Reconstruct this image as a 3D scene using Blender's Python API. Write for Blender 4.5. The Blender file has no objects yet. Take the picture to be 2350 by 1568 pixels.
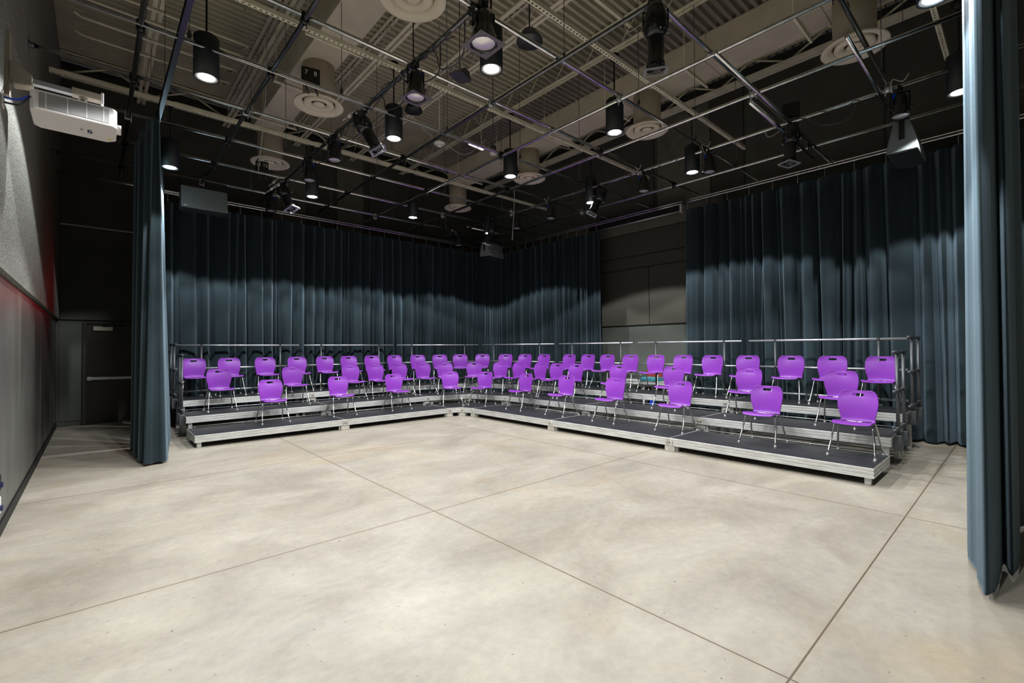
import bpy, math, random
from mathutils import Vector, Matrix
PI = math.pi
rnd = random.Random(7)
SC = bpy.context.scene
COL = SC.collection

# ------------------------------------------------------------------ camera
EYE = 1.6
cam_data = bpy.data.cameras.new('camera')
cam = bpy.data.objects.new('camera', cam_data)
COL.objects.link(cam)
cam_data.sensor_width = 36.0
cam_data.lens = 36.0 * 1063.3 / 2350.0
cam_data.clip_start = 0.05
cam_data.clip_end = 200
r_ = Vector((0.743878, -0.668278, -0.006996))
u_ = Vector((-0.004571, -0.015555, 0.999869))
f_ = Vector((0.668299, 0.743749, 0.014626))
m4 = Matrix((r_, u_, -f_)).transposed().to_4x4()
m4.translation = Vector((0, 0, EYE))
cam.matrix_world = m4
SC.camera = cam

# ------------------------------------------------------------------ world and exposure
w = bpy.data.worlds.new('world')
SC.world = w
w.use_nodes = True
w.node_tree.nodes['Background'].inputs[0].default_value = (0.9, 0.95, 1, 1)
w.node_tree.nodes['Background'].inputs[1].default_value = 0.02
SC.view_settings.view_transform = 'Standard'
SC.view_settings.look = 'None'
SC.view_settings.gamma = 1.0
SC.view_settings.use_curve_mapping = False
SC.view_settings.exposure = 0.0
LAMP_POWER = 116.0
LAMP_ANGLE = 127.0

# ------------------------------------------------------------------ materials
def srgb(r, g, b):
    return tuple(((c/255)/12.92 if c/255 <= 0.04045 else ((c/255+0.055)/1.055)**2.4) for c in (r, g, b)) + (1,)

def mat(name, col, rough=0.5, metal=0.0, spec=0.5, noise=0.0, scale=8.0, bump=0.0, bscale=60.0, sheen=0.0, emit=None, stretch=None, alpha=None):
    m = bpy.data.materials.new(name)
    m.use_nodes = True
    nt = m.node_tree
    b = nt.nodes['Principled BSDF']
    b.inputs['Base Color'].default_value = col
    b.inputs['Roughness'].default_value = rough
    b.inputs['Metallic'].default_value = metal
    b.inputs['Specular IOR Level'].default_value = spec
    if sheen:
        b.inputs['Sheen Weight'].default_value = sheen
        b.inputs['Sheen Roughness'].default_value = 0.45
        b.inputs['Sheen Tint'].default_value = (0.55, 0.75, 0.9, 1)
    tc = nt.nodes.new('ShaderNodeTexCoord')
    mp = nt.nodes.new('ShaderNodeMapping')
    nt.links.new(tc.outputs['Object'], mp.inputs[0])
    if stretch:
        mp.inputs['Scale'].default_value = stretch
    if noise:
        n = nt.nodes.new('ShaderNodeTexNoise')
        n.inputs['Scale'].default_value = scale
        n.inputs['Detail'].default_value = 5
        nt.links.new(mp.outputs[0], n.inputs['Vector'])
        mx = nt.nodes.new('ShaderNodeMixRGB')
        mx.blend_type = 'MIX'
        k1, k2 = 1 - noise, 1 + noise
        mx.inputs[1].default_value = (col[0]*k1, col[1]*k1, col[2]*k1, 1)
        mx.inputs[2].default_value = (min(1, col[0]*k2), min(1, col[1]*k2), min(1, col[2]*k2), 1)
        rp = nt.nodes.new('ShaderNodeMapRange')
        rp.inputs[1].default_value = 0.3; rp.inputs[2].default_value = 0.7
        nt.links.new(n.outputs[0], rp.inputs[0])
        nt.links.new(rp.outputs[0], mx.inputs[0])
        nt.links.new(mx.outputs[0], b.inputs['Base Color'])
    if bump:
        n2 = nt.nodes.new('ShaderNodeTexNoise')
        n2.inputs['Scale'].default_value = bscale
        n2.inputs['Detail'].default_value = 3
        nt.links.new(mp.outputs[0], n2.inputs['Vector'])
        bp = nt.nodes.new('ShaderNodeBump')
        bp.inputs['Strength'].default_value = bump
        bp.inputs['Distance'].default_value = 0.01
        nt.links.new(n2.outputs[0], bp.inputs['Height'])
        nt.links.new(bp.outputs[0], b.inputs['Normal'])
    if emit:
        b.inputs['Emission Color'].default_value = emit[0]
        b.inputs['Emission Strength'].default_value = emit[1]
    return m

M = {}
M['curtain'] = mat('velour_curtain', (0.018, 0.029, 0.0335, 1), 0.9, 0, 0.15, noise=0.25, scale=3, sheen=0.5, bump=0.25, bscale=300, stretch=(1, 1, 0.3))
M['wall_dark'] = mat('wall_paint_dark', (0.08, 0.08, 0.066, 1), 0.75, 0, 0.25, noise=0.12, scale=2, bump=0.12, bscale=40)
M['wall_left'] = mat('wall_paint_sheen', (0.105, 0.103, 0.092, 1), 0.42, 0, 0.5, noise=0.18, scale=1.2, bump=0.1, bscale=30, stretch=(1, 3, 0.4))
M['wall_grey'] = mat('wall_paint_grey', (0.085, 0.092, 0.078, 1), 0.7, 0, 0.3, noise=0.08, scale=2)
M['panel'] = mat('acoustic_spray_panel', (0.078, 0.073, 0.058, 1), 0.85, 0, 0.3, noise=0.35, scale=90, bump=0.8, bscale=120)
M['panel_left'] = mat('acoustic_panel_sparkle', (0.22, 0.22, 0.195, 1), 0.6, 0, 0.6, noise=0.75, scale=110, bump=1.0, bscale=110, stretch=(1, 0.35, 1))
M['panel_band'] = mat('acoustic_panel_lighter', (0.16, 0.155, 0.12, 1), 0.85, 0, 0.3, noise=0.15, scale=5)
M['black'] = mat('matte_black', (0.008, 0.008, 0.008, 1), 0.6, 0, 0.4)
M['gloss_black'] = mat('gloss_black_paint', (0.010, 0.010, 0.011, 1), 0.22, 0, 0.6)
M['cyl'] = mat('lamp_housing_black', (0.010, 0.014, 0.015, 1), 0.5, 0, 0.4)
M['pipe'] = mat('pipe_bright_reflection', (0.72, 0.72, 0.70, 1), 0.2, 1.0, 0.7, noise=0.2, scale=12)  # black pipes coloured as pale metal to carry bright floor reflections
M['pipe_dim'] = mat('pipe_dim_reflection', (0.16, 0.165, 0.17, 1), 0.22, 0.9, 0.7, noise=0.2, scale=12)  # darker copy of the same pipe, dimmer reflection put into the colour
M['chrome'] = mat('chrome', (0.62, 0.61, 0.58, 1), 0.13, 1.0)
M['alu'] = mat('mill_aluminium', (0.66, 0.655, 0.63, 1), 0.42, 0.5, 0.5, noise=0.16, scale=7, stretch=(0.6, 0.6, 5), bump=0.1, bscale=30)
M['cast'] = mat('cast_bracket', (0.55, 0.52, 0.46, 1), 0.5, 0.35, 0.5, noise=0.2, scale=15)
M['deck'] = mat('deck_surface', (0.024, 0.025, 0.028, 1), 0.52, 0, 0.5, noise=0.35, scale=4, bump=0.25, bscale=220)
M['purple'] = mat('purple_plastic', (0.235, 0.043, 0.40, 1), 0.32, 0, 0.45, bump=0.08, bscale=250)
M['duct'] = mat('painted_duct', (0.62, 0.56, 0.44, 1), 0.6, 0.0, 0.4, noise=0.12, scale=2)
M['diffuser'] = mat('diffuser_paint', (0.80, 0.73, 0.58, 1), 0.55, 0.0, 0.4, noise=0.06, scale=4)
M['steel'] = mat('painted_joist_steel', (0.86, 0.82, 0.63, 1), 0.6, 0.0, 0.4, noise=0.12, scale=4)
M['deck_metal'] = mat('roof_deck_metal', (0.60, 0.56, 0.42, 1), 0.7, 0.0, 0.3, noise=0.1, scale=1.5)
M['rail'] = mat('rail_grey_paint', (0.085, 0.09, 0.095, 1), 0.38, 0.5, 0.5)
M['rail_bright'] = mat('rail_galvanised', (0.62, 0.63, 0.64, 1), 0.35, 0.7, 0.5)
M['white'] = mat('white_plastic', (0.78, 0.76, 0.74, 1), 0.45)
M['offwhite'] = mat('projector_white', (0.72, 0.68, 0.66, 1), 0.5)
M['lens'] = mat('lens_glass', (0.95, 0.93, 0.96, 1), 0.25, 0.6, 0.8)
M['gel'] = mat('gel_frame', (0.16, 0.15, 0.17, 1), 0.4, 0.6)
M['blue'] = mat('blue_connector', (0.01, 0.06, 0.62, 1), 0.4)
M['cable_black'] = mat('black_rubber_cable', (0.02, 0.02, 0.02, 1), 0.35, 0, 0.6)
M['cable_white'] = mat('pale_cable', (0.5, 0.48, 0.43, 1), 0.45)
M['speaker'] = mat('speaker_cabinet', (0.15, 0.165, 0.165, 1), 0.33, 0, 0.5, bump=0.1, bscale=300)
M['grille'] = mat('speaker_grille', (0.02, 0.024, 0.024, 1), 0.5, 0.2, 0.5, bump=0.4, bscale=500)
M['door'] = mat('door_paint', (0.034, 0.029, 0.026, 1), 0.35, 0, 0.5, noise=0.15, scale=2)
M['beige'] = mat('mount_beige', (0.33, 0.29, 0.23, 1), 0.45, 0.1)
M['yellow'] = mat('yellow_sticker', (0.75, 0.6, 0.03, 1), 0.5)
M['navy'] = mat('navy_print', (0.02, 0.03, 0.09, 1), 0.5)
M['greyprint'] = mat('grey_print', (0.3, 0.32, 0.38, 1), 0.5)
M['red'] = mat('dark_red', (0.28, 0.03, 0.025, 1), 0.5)
M['teal'] = mat('teal_print', (0.06, 0.30, 0.36, 1), 0.5, noise=0.8, scale=40)
M['glow'] = mat('lamp_disc', (1, 1, 1, 1), 0.5, emit=((0.95, 0.98, 1, 1), 30.0))
M['glow_red'] = mat('exit_letters', (0.8, 0.02, 0.01, 1), 0.5, emit=((1, 0.02, 0.03, 1), 4.0))
M['grille_vent'] = None

def floor_material():
    m = bpy.data.materials.new('polished_concrete')
    m.use_nodes = True
    nt = m.node_tree; L = nt.links
    b = nt.nodes['Principled BSDF']
    def N(t, **k):
        n = nt.nodes.new(t)
        for a, v in k.items():
            setattr(n, a, v)
        return n
    g = N('ShaderNodeNewGeometry')
    def noise(scale, detail=4, rough=0.55, stretch=None, dist=0.0):
        mp = N('ShaderNodeMapping')
        L.new(g.outputs['Position'], mp.inputs[0])
        if stretch:
            mp.inputs['Scale'].default_value = stretch
        n = N('ShaderNodeTexNoise')
        n.inputs['Scale'].default_value = scale; n.inputs['Detail'].default_value = detail
        n.inputs['Roughness'].default_value = rough; n.inputs['Distortion'].default_value = dist
        L.new(mp.outputs[0], n.inputs['Vector'])
        return n.outputs[0]
    def ramp(src, lo, hi, c1, c2):
        r = N('ShaderNodeValToRGB')
        r.color_ramp.elements[0].position = lo; r.color_ramp.elements[1].position = hi
        r.color_ramp.elements[0].color = c1; r.color_ramp.elements[1].color = c2
        L.new(src, r.inputs[0]); return r.outputs[0]
    def mix(a, bb, fac, mode='MIX'):
        x = N('ShaderNodeMixRGB'); x.blend_type = mode
        for i, v in ((1, a), (2, bb), (0, fac)):
            if isinstance(v, (tuple, float, int)):
                x.inputs[i].default_value = v
            else:
                L.new(v, x.inputs[i])
        return x.outputs[0]
    base = ramp(noise(0.9, 8, 0.62, (1, 1.4, 1), 0.6), 0.33, 0.68, (0.36, 0.315, 0.25, 1), (0.54, 0.485, 0.40, 1))
    # rusty tan stains
    st = ramp(noise(0.55, 6, 0.6, (1.0, 0.8, 1), 1.2), 0.53, 0.72, (0, 0, 0, 1), (1, 1, 1, 1))
    stm = N('ShaderNodeMath', operation='MULTIPLY'); L.new(st, stm.inputs[0]); stm.inputs[1].default_value = 0.45
    base = mix(base, (0.50, 0.37, 0.215, 1), stm.outputs[0])
    # grey trowel streaks
    gs = ramp(noise(1.6, 5, 0.6, (0.6, 2.6, 1), 0.8), 0.5, 0.75, (0, 0, 0, 1), (1, 1, 1, 1))
    gm = N('ShaderNodeMath', operation='MULTIPLY'); L.new(gs, gm.inputs[0]); gm.inputs[1].default_value = 0.35
    base = mix(base, (0.33, 0.315, 0.30, 1), gm.outputs[0])
    fine = ramp(noise(14, 4, 0.7), 0.3, 0.7, (0.90, 0.90, 0.90, 1), (1.07, 1.07, 1.07, 1))
    base = mix(base, fine, 1.0, 'MULTIPLY')
    # small dark specks
    sp = ramp(noise(26, 1, 0.3), 0.765, 0.79, (0, 0, 0, 1), (1, 1, 1, 1))
    sm = N('ShaderNodeMath', operation='MULTIPLY'); L.new(sp, sm.inputs[0]); sm.inputs[1].default_value = 0.5
    base = mix(base, (0.12, 0.10, 0.08, 1), sm.outputs[0])
    # sawn control joints on a ten foot grid
    sx = N('ShaderNodeSeparateXYZ'); L.new(g.outputs['Position'], sx.inputs[0])
    fac = None; halo = None
    for ax, off in ((0, 2.49), (1, 0.79)):
        a = N('ShaderNodeMath', operation='SUBTRACT'); L.new(sx.outputs[ax], a.inputs[0]); a.inputs[1].default_value = off
        p = N('ShaderNodeMath', operation='PINGPONG'); L.new(a.outputs[0], p.inputs[0]); p.inputs[1].default_value = 3.145/2
        for w_, which in ((0.0048, 'j'), (0.05, 'h')):
            c = N('ShaderNodeMath', operation='LESS_THAN') if which == 'j' else N('ShaderNodeMapRange')
            if which == 'j':
                L.new(p.outputs[0], c.inputs[0]); c.inputs[1].default_value = w_
            else:
                L.new(p.outputs[0], c.inputs[0]); c.inputs[1].default_value = 0.0; c.inputs[2].default_value = w_
                c.inputs[3].default_value = 0.2; c.inputs[4].default_value = 0.0
            prev = fac if which == 'j' else halo
            if prev is None:
                o = c.outputs[0]
            else:
                mxx = N('ShaderNodeMath', operation='MAXIMUM'); L.new(prev, mxx.inputs[0]); L.new(c.outputs[0], mxx.inputs[1]); o = mxx.outputs[0]
            if which == 'j': fac = o
            else: halo = o
    base = mix(base, (0.36, 0.27, 0.17, 1), halo)
    base = mix(base, (0.14, 0.10, 0.065, 1), fac)
    L.new(base, b.inputs['Base Color'])
    rr = ramp(noise(2.5, 4), 0.3, 0.7, (0.42, 0.42, 0.42, 1), (0.62, 0.62, 0.62, 1))
    L.new(rr, b.inputs['Roughness'])
    b.inputs['Specular IOR Level'].default_value = 0.35
    bp = N('ShaderNodeBump'); bp.inputs['Strength'].default_value = 0.12; bp.inputs['Distance'].default_value = 0.01
    L.new(noise(30, 4), bp.inputs['Height']); L.new(bp.outputs[0], b.inputs['Normal'])
    return m
M['floor'] = floor_material()

# ------------------------------------------------------------------ mesh helpers
class MB:
    def __init__(s):
        s.v = []; s.f = []; s.mi = []; s.k = 0; s.sm = []
    def add(s, vs, fs, smooth=False, xf=None):
        o = len(s.v)
        for p in vs:
            p = Vector(p)
            if xf is not None: p = xf @ p
            s.v.append(tuple(p))
        for f in fs:
            s.f.append(tuple(i + o for i in f)); s.mi.append(s.k); s.sm.append(smooth)
        return s
    def box(s, x0, x1, y0, y1, z0, z1, xf=None):
        return s.add([(x0,y0,z0),(x1,y0,z0),(x1,y1,z0),(x0,y1,z0),(x0,y0,z1),(x1,y0,z1),(x1,y1,z1),(x0,y1,z1)],
                     [(0,3,2,1),(4,5,6,7),(0,1,5,4),(1,2,6,5),(2,3,7,6),(3,0,4,7)], False, xf)
    def prism(s, pts, a, b, axis='z', xf=None, smooth=False):
        n = len(pts); vs = []
        for h in (a, b):
            for (p, q) in pts:
                vs.append({'z': (p, q, h), 'x': (h, p, q), 'y': (p, h, q)}[axis])
        fs = [tuple(range(n))[::-1], tuple(range(n, 2*n))] + [(i, (i+1) % n, n+(i+1) % n, n+i) for i in range(n)]
        return s.add(vs, fs, smooth, xf)
    def tube(s, path, r, n=8, cap=True, xf=None):
        path = [Vector(p) for p in path]
        rs = r if isinstance(r, (list, tuple)) else [r]*len(path)
        vs = []; m = len(path); prev = None
        for i, p in enumerate(path):
            t = (path[min(i+1, m-1)] - path[max(i-1, 0)]).normalized()
            if prev is None:
                a = Vector((0, 0, 1)) if abs(t.z) < 0.9 else Vector((1, 0, 0))
                u = t.cross(a).normalized()
            else:
                u = (prev - t*prev.dot(t))
                u = u.normalized() if u.length > 1e-6 else t.orthogonal().normalized()
            prev = u
            v = t.cross(u)
            for k in range(n):
                an = 2*PI*k/n
                vs.append(p + (u*math.cos(an) + v*math.sin(an))*rs[i])
        fs = []
        for i in range(m-1):
            for k in range(n):
                a = i*n+k; b = i*n+(k+1) % n
                fs.append((a, b, b+n, a+n))
        if cap:
            fs.append(tuple(range(n))[::-1]); fs.append(tuple(range((m-1)*n, m*n)))
        return s.add(vs, fs, True, xf)
    def lathe(s, prof, n=20, xf=None, smooth=True):
        vs = []; m = len(prof)
        for (r, z) in prof:
            for k in range(n):
                an = 2*PI*k/n
                vs.append((r*math.cos(an), r*math.sin(an), z))
        fs = []
        for i in range(m-1):
            for k in range(n):
                a = i*n+k; b = i*n+(k+1) % n
                fs.append((a, b, b+n, a+n))
        return s.add(vs, fs, smooth, xf)
    def grid(s, rows, smooth=True, skip=None, xf=None):
        n = len(rows[0]); vs = [p for r in rows for p in r]; fs = []
        for i in range(len(rows)-1):
            for j in range(n-1):
                if skip and skip(i, j): continue
                fs.append((i*n+j, i*n+j+1, (i+1)*n+j+1, (i+1)*n+j))
        return s.add(vs, fs, smooth, xf)
    def mesh(s, name, mats):
        me = bpy.data.meshes.new(name)
        me.from_pydata(s.v, [], s.f)
        for m in (mats if isinstance(mats, (list, tuple)) else [mats]):
            me.materials.append(m)
        for i, p in enumerate(me.polygons):
            p.material_index = s.mi[i]; p.use_smooth = s.sm[i]
        me.update()
        return me
    def obj(s, name, mats, parent=None, loc=None, rz=None):
        o = bpy.data.objects.new(name, s.mesh(name, mats))
        COL.objects.link(o)
        if parent is not None: o.parent = parent
        if loc is not None: o.location = loc
        if rz is not None: o.rotation_euler = (0, 0, rz)
        return o

def tag(o, label, cat, group=None, kind=None):
    if label: o['label'] = label
    if cat: o['category'] = cat
    if group: o['group'] = group
    if kind: o['kind'] = kind
    return o
def thing(name, label, cat, loc=(0, 0, 0), rz=0, group=None):
    o = bpy.data.objects.new(name, None)
    o.empty_display_size = 0.1
    COL.objects.link(o)
    o.location = loc; o.rotation_euler = (0, 0, rz)
    return tag(o, label, cat, group)
def struct(name, mb, mats, label=None):
    o = mb.obj(name, mats)
    o['kind'] = 'structure'
    if label: o['label'] = label
    return o
def copy_tree(o, parent=None):
    c = o.copy(); COL.objects.link(c); c.parent = parent
    for ch in list(o.children):
        copy_tree(ch, c)
    return c
def bevel(o, w=0.004, seg=2):
    b = o.modifiers.new('bevel', 'BEVEL'); b.width = w; b.segments = seg; b.limit_method = 'ANGLE'
    return o
def smooth_path(pts, k=6, closed=False):
    P = [Vector(p) for p in pts]; out = []
    for i in range(len(P)-1):
        p0 = P[max(i-1, 0)]; p1 = P[i]; p2 = P[i+1]; p3 = P[min(i+2, len(P)-1)]
        for j in range(k):
            t = j/k
            out.append(0.5*((2*p1) + (p2-p0)*t + (2*p0-5*p1+4*p2-p3)*t*t + (3*p1-p0-3*p2+p3)*t*t*t))
    out.append(P[-1])
    return out

# ------------------------------------------------------------------ room shell
XL, XR = -0.62, 10.75
YN, YF = -2.6, 13.65
ZC = 7.8
struct('floor', MB().box(XL-0.3, XR+0.3, YN-0.3, YF+0.3, -0.2, 0), M['floor'], 'pale stained concrete floor with sawn joints')

# left wall: painted lower part, spray textured panels above, standing proud of it
mb = MB(); mb.box(XL-0.25, XL, YN, YF, 0, ZC)
struct('wall_left', mb, M['wall_left'], 'dark satin painted wall at the left')
def panel(mb, axis, c0, c1, a0, a1, z0, z1):
    # box whose thickness runs along axis between c0 and c1
    if axis == 'x': mb.box(c0, c1, a0, a1, z0, z1)
    else: mb.box(a0, a1, c0, c1, z0, z1)
for i, (y0, y1, z0, z1) in enumerate([(-2.5, 5.3, 2.28, 4.40), (5.32, YF-0.02, 2.28, 4.40), (-2.5, 7.4, 4.43, 6.2), (7.43, YF-0.02, 4.43, 6.2), (-2.5, YF-0.02, 6.23, 7.7)]):
    p = MB().box(XL+0.002, XL+0.05, y0, y1, z0, z1).obj('acoustic_panel', M['panel_left'])
    tag(p, ['grey spray-textured acoustic panel on left wall beside the camera', 'grey spray-textured acoustic panel on left wall below projector arm',
            'upper grey acoustic panel on left wall behind the projector mount', 'upper grey acoustic panel at far end of left wall',
            'topmost dark acoustic panel on left wall under the roof deck'][i], 'wall panel')
struct('baseboard_left', MB().box(XL, XL+0.015, YN, YF, 0, 0.11), M['black'])
# far wall with door
DX0, DX1, DZ = -0.16, 0.92, 2.2
mb = MB()
mb.box(XL, DX0, YF, YF+0.25, 0, ZC); mb.box(DX1, XR+0.25, YF, YF+0.25, 0, ZC); mb.box(DX0, DX1, YF, YF+0.25, DZ, ZC)
struct('wall_far', mb, M['wall_dark'], 'dark wall behind the far curtain')
mb = MB()
mb.box(XL+0.05, DX0-0.06, YF-0.014, YF-0.002, 0.12, 2.22)
tag(mb.obj('wainscot_panel', M['wall_grey']), 'dark grey smooth wall board left of the exit door', 'wall panel')
k = 0
for (x0, x1, z0, z1, mm) in [(XL+0.06, 0.62, 2.28, 4.28, 'wall_dark'), (0.64, 2.2, 2.28, 4.28, 'wall_dark'), (XL+0.06, 2.2, 4.32, 5.4, 'wall_dark'),
                             (3.55, 4.4, 2.28, 7.5, 'panel_band'), (5.3, 6.1, 2.28, 7.5, 'panel_band'), (6.3, 7.75, 2.28, 7.5, 'wall_dark'), (8.2, 9.8, 2.28, 7.5, 'wall_dark')]:
    p = MB().box(x0, x1, YF-0.05, YF-0.002, z0, z1).obj('acoustic_panel', M[mm])
    tag(p, ['dark acoustic panel above the exit door', 'dark acoustic panel above and right of the exit door', 'upper dark acoustic panel high over the exit door',
            'tall grey panel high on far wall above left loudspeaker', 'tall grey panel high on far wall behind the left pipes', 'wide dark panel high on far wall above far curtain', 'dark panel high on far wall near the corner'][k], 'wall panel')
    k += 1
struct('trim_1', MB().box(XL, 2.4, YF-0.06, YF, 4.285, 4.315), M['rail_bright'])
# right wall behind the right hand curtain
mb = MB(); mb.box(XR, XR+0.25, YN, YF, 0, ZC)
struct('wall_right', mb, M['wall_grey'], 'grey wall seen through the gap in the curtain')
k = 0
for (y0, y1, z0, z1, mm) in [(6.57, 9.6, 2.2, 3.70, 'panel'), (4.6, 6.55, 2.2, 3.70, 'panel'), (4.6, 9.6, 3.73, 4.03, 'panel'), (4.6, 9.6, 4.06, 4.66, 'panel'), (4.6, 9.6, 4.68, 5.1, 'panel_band'),
                             (4.92, 6.28, 5.13, 7.5, 'panel_band'), (4.16, 4.9, 5.13, 7.5, 'panel'), (-1.2, 1.65, 5.13, 7.5, 'wall_dark'), (1.69, 3.9, 5.13, 7.5, 'wall_dark'), (6.4, 9.6, 5.13, 7.5, 'wall_dark')]:
    p = MB().box(XR-0.05, XR-0.002, y0, y1, z0, z1).obj('acoustic_panel', M[mm])
    tag(p, ['speckled grey acoustic panel in curtain gap, beside left curtain', 'speckled grey acoustic panel in curtain gap, beside right curtain',
            'narrow horizontal grey panel band in the curtain gap', 'speckled grey horizontal panel above the narrow band in curtain gap', 'topmost grey strip panel in curtain gap under screen case',
            'tall grey panel high on right wall above curtain gap', 'narrow tan grey panel high on right wall', 'dark panel high on right wall behind the right loudspeaker', 'wide dark panel high on right wall above the right curtain', 'dark panel high on right wall near the far corner'][k], 'wall panel')
    k += 1
struct('wall_near', MB().box(XL, XR, YN-0.25, YN, 0, ZC), M['wall_dark'])
# roof deck: fluted metal, flutes running along X
mb = MB(); rows = []
y = YN; pitch = 0.152; prof = []
while y < YF:
    prof += [(y, ZC), (y+0.062, ZC), (y+0.074, ZC+0.10), (y+0.140, ZC+0.10)]
    y += pitch
rows = [[(XL-0.1, a, b) for a, b in prof], [(XR+0.1, a, b) for a, b in prof]]
mb.grid(rows, smooth=False)
mb.box(XL-0.1, XR+0.1, YN-0.1, YF+0.1, ZC+0.11, ZC+0.2)
struct('ceiling', mb, M['deck_metal'], 'fluted taupe metal roof deck')

# ------------------------------------------------------------------ door
def make_door():
    mb = MB()
    mb.box(DX0-0.05, DX0, YF-0.04, YF+0.1, 0, DZ+0.05); mb.box(DX1, DX1+0.05, YF-0.04, YF+0.1, 0, DZ+0.05)
    mb.box(DX0, DX1, YF-0.04, YF+0.1, DZ, DZ+0.05)
    fr = struct('trim_2', mb, M['door'], 'dark steel door frame')
    d = MB().box(DX0+0.004, DX1-0.004, YF+0.0, YF+0.045, 0.012, DZ-0.004).obj('door_1', M['door'])
    d['kind'] = 'structure'; d['label'] = 'dark brown exit door with push bar'
    mb = MB(); mb.box(DX0+0.06, DX1-0.08, YF-0.055, YF-0.02, 0.97, 1.03); mb.box(DX0+0.02, DX0+0.10, YF-0.06, YF, 0.96, 1.04); mb.box(DX1-0.18, DX1-0.08, YF-0.06, YF, 0.95, 1.05)
    bevel(mb.obj('push_bar', M['rail_bright'], d), 0.006)
    mb = MB(); mb.box(DX0+0.12, DX0+0.44, YF-0.06, YF, 2.05, 2.14); bevel(mb.obj('door_closer', M['diffuser'], d), 0.005)
    mb = MB().tube([(DX0+0.2, YF-0.08, 2.17), (DX0+0.62, YF-0.11, 2.17)], 0.008); mb.tube([(DX0+0.25, YF-0.05, 2.13), (DX0+0.62, YF-0.11, 2.17)], 0.008)
    mb.obj('closer_arm', M['rail'], d)
    mb = MB().lathe([(0.0, 0.0), (0.028, 0.0), (0.03, 0.02), (0.012, 0.035), (0, 0.035)], 14, Matrix.Translation((0.70, YF, 1.20)) @ Matrix.Rotation(PI/2, 4, 'X'))
    mb.obj('lock_cylinder', M['rail_bright'], d)
make_door()
# unseen exit sign, guessed and added as source of the left wall's red glow
t = thing('added_exit_sign', 'unseen red exit sign added beyond the left side drape', 'sign', (1.15, 13.45, 2.75))
bevel(MB().box(-0.17, 0.17, -0.03, 0.03, -0.1, 0.1).obj('sign_housing', M['black'], t), 0.004)
MB().box(-0.02, 0.02, 0.03, 0.2, 0.03, 0.07).obj('wall_bracket', M['black'], t)
mb = MB()
def letter(mb, ch, x, z, s, y):
    segs = {'E': [(0,0,0.25,1),(0,0,1,0.2),(0,0.4,0.8,0.6),(0,0.8,1,1)], 'I': [(0.35,0,0.65,1)], 'T': [(0.38,0,0.62,1),(0,0.8,1,1)]}.get(ch)
    if segs:
        for a, b, c, d in segs: mb.box(x+a*s*0.6, x+c*s*0.6, y-0.004, y, z+b*s, z+d*s)
    else:
        for sg in (1, -1):
            a = (0, 0) if sg > 0 else (0.6, 0)
            mb.prism([(x+a[0]*s, z), (x+(a[0]+0.18*sg)*s, z), (x+(0.6-a[0])*s, z+s), (x+(0.6-a[0]-0.18*sg)*s, z+s)], y-0.004, y, 'y')
for i, ch in enumerate('EXIT'): letter(mb, ch, -0.145+i*0.078, -0.055, 0.11, -0.03)
mb.obj('sign_letters', M['glow_red'], t)
ld = bpy.data.lights.new('added_exit_glow', 'SPOT'); ld.energy = 11; ld.color = (1, 0.02, 0.04); ld.spot_size = math.radians(80); ld.spot_blend = 0.8; ld.shadow_soft_size = 0.08  # spot added at the unseen sign, aimed to redden the left wall
lo = bpy.data.objects.new('added_sign_glow', ld); COL.objects.link(lo); lo.parent = t; lo.location = (-0.05, -0.12, 0.0)
lo.rotation_euler = (Vector((-0.62, 9.2, 2.25)) - Vector((1.15, 13.33, 2.75))).to_track_quat('-Z', 'Y').to_euler()

# ------------------------------------------------------------------ roof structure
def joist_x(xc, i, n):
    t = thing('roof_joist', None, 'roof joist', (xc, 0, 7.3))
    y0, y1 = YN+0.05, YF-0.05
    mb = MB()
    for s in (-1, 1):
        a, b = (0.018, 0.078) if s > 0 else (-0.078, -0.018)
        mb.box(a, b, y0, y1, 0, 0.007); c = 0.018 if s > 0 else -0.025
        mb.box(c, c+0.007, y0, y1, 0.007, 0.06)
    mb.obj('bottom_chord', M['steel'], t)
    mb = MB()
    for s in (-1, 1):
        a, b = (0.018, 0.078) if s > 0 else (-0.078, -0.018)
        mb.box(a, b, y0, y1, 0.485, 0.493)
    mb.obj('top_chord', M['steel'], t)
    mb = MB(); y = y0+0.1; up = True
    while y < y1-0.5:
        z0, z1 = (0.02, 0.48) if up else (0.48, 0.02)
        mb.tube([(0, y, z0), (0, y+0.42, z1)], 0.012, 6); up = not up; y += 0.42
    mb.obj('web', M['steel'], t)
    return t
jl = ['leftmost roof joist, over the projector side of the room', 'roof joist just left of the left air duct', 'roof joist to the right of the left air duct', 'roof joist along the middle of the roof',
      'roof joist just left of the right air duct', 'rightmost roof joist, beyond the right air duct']
for i, x in enumerate([0.75, 2.44, 4.13, 5.71, 7.38, 9.0]):
    joist_x(x, i, 6)['label'] = jl[i] + ', taupe steel'
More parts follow.
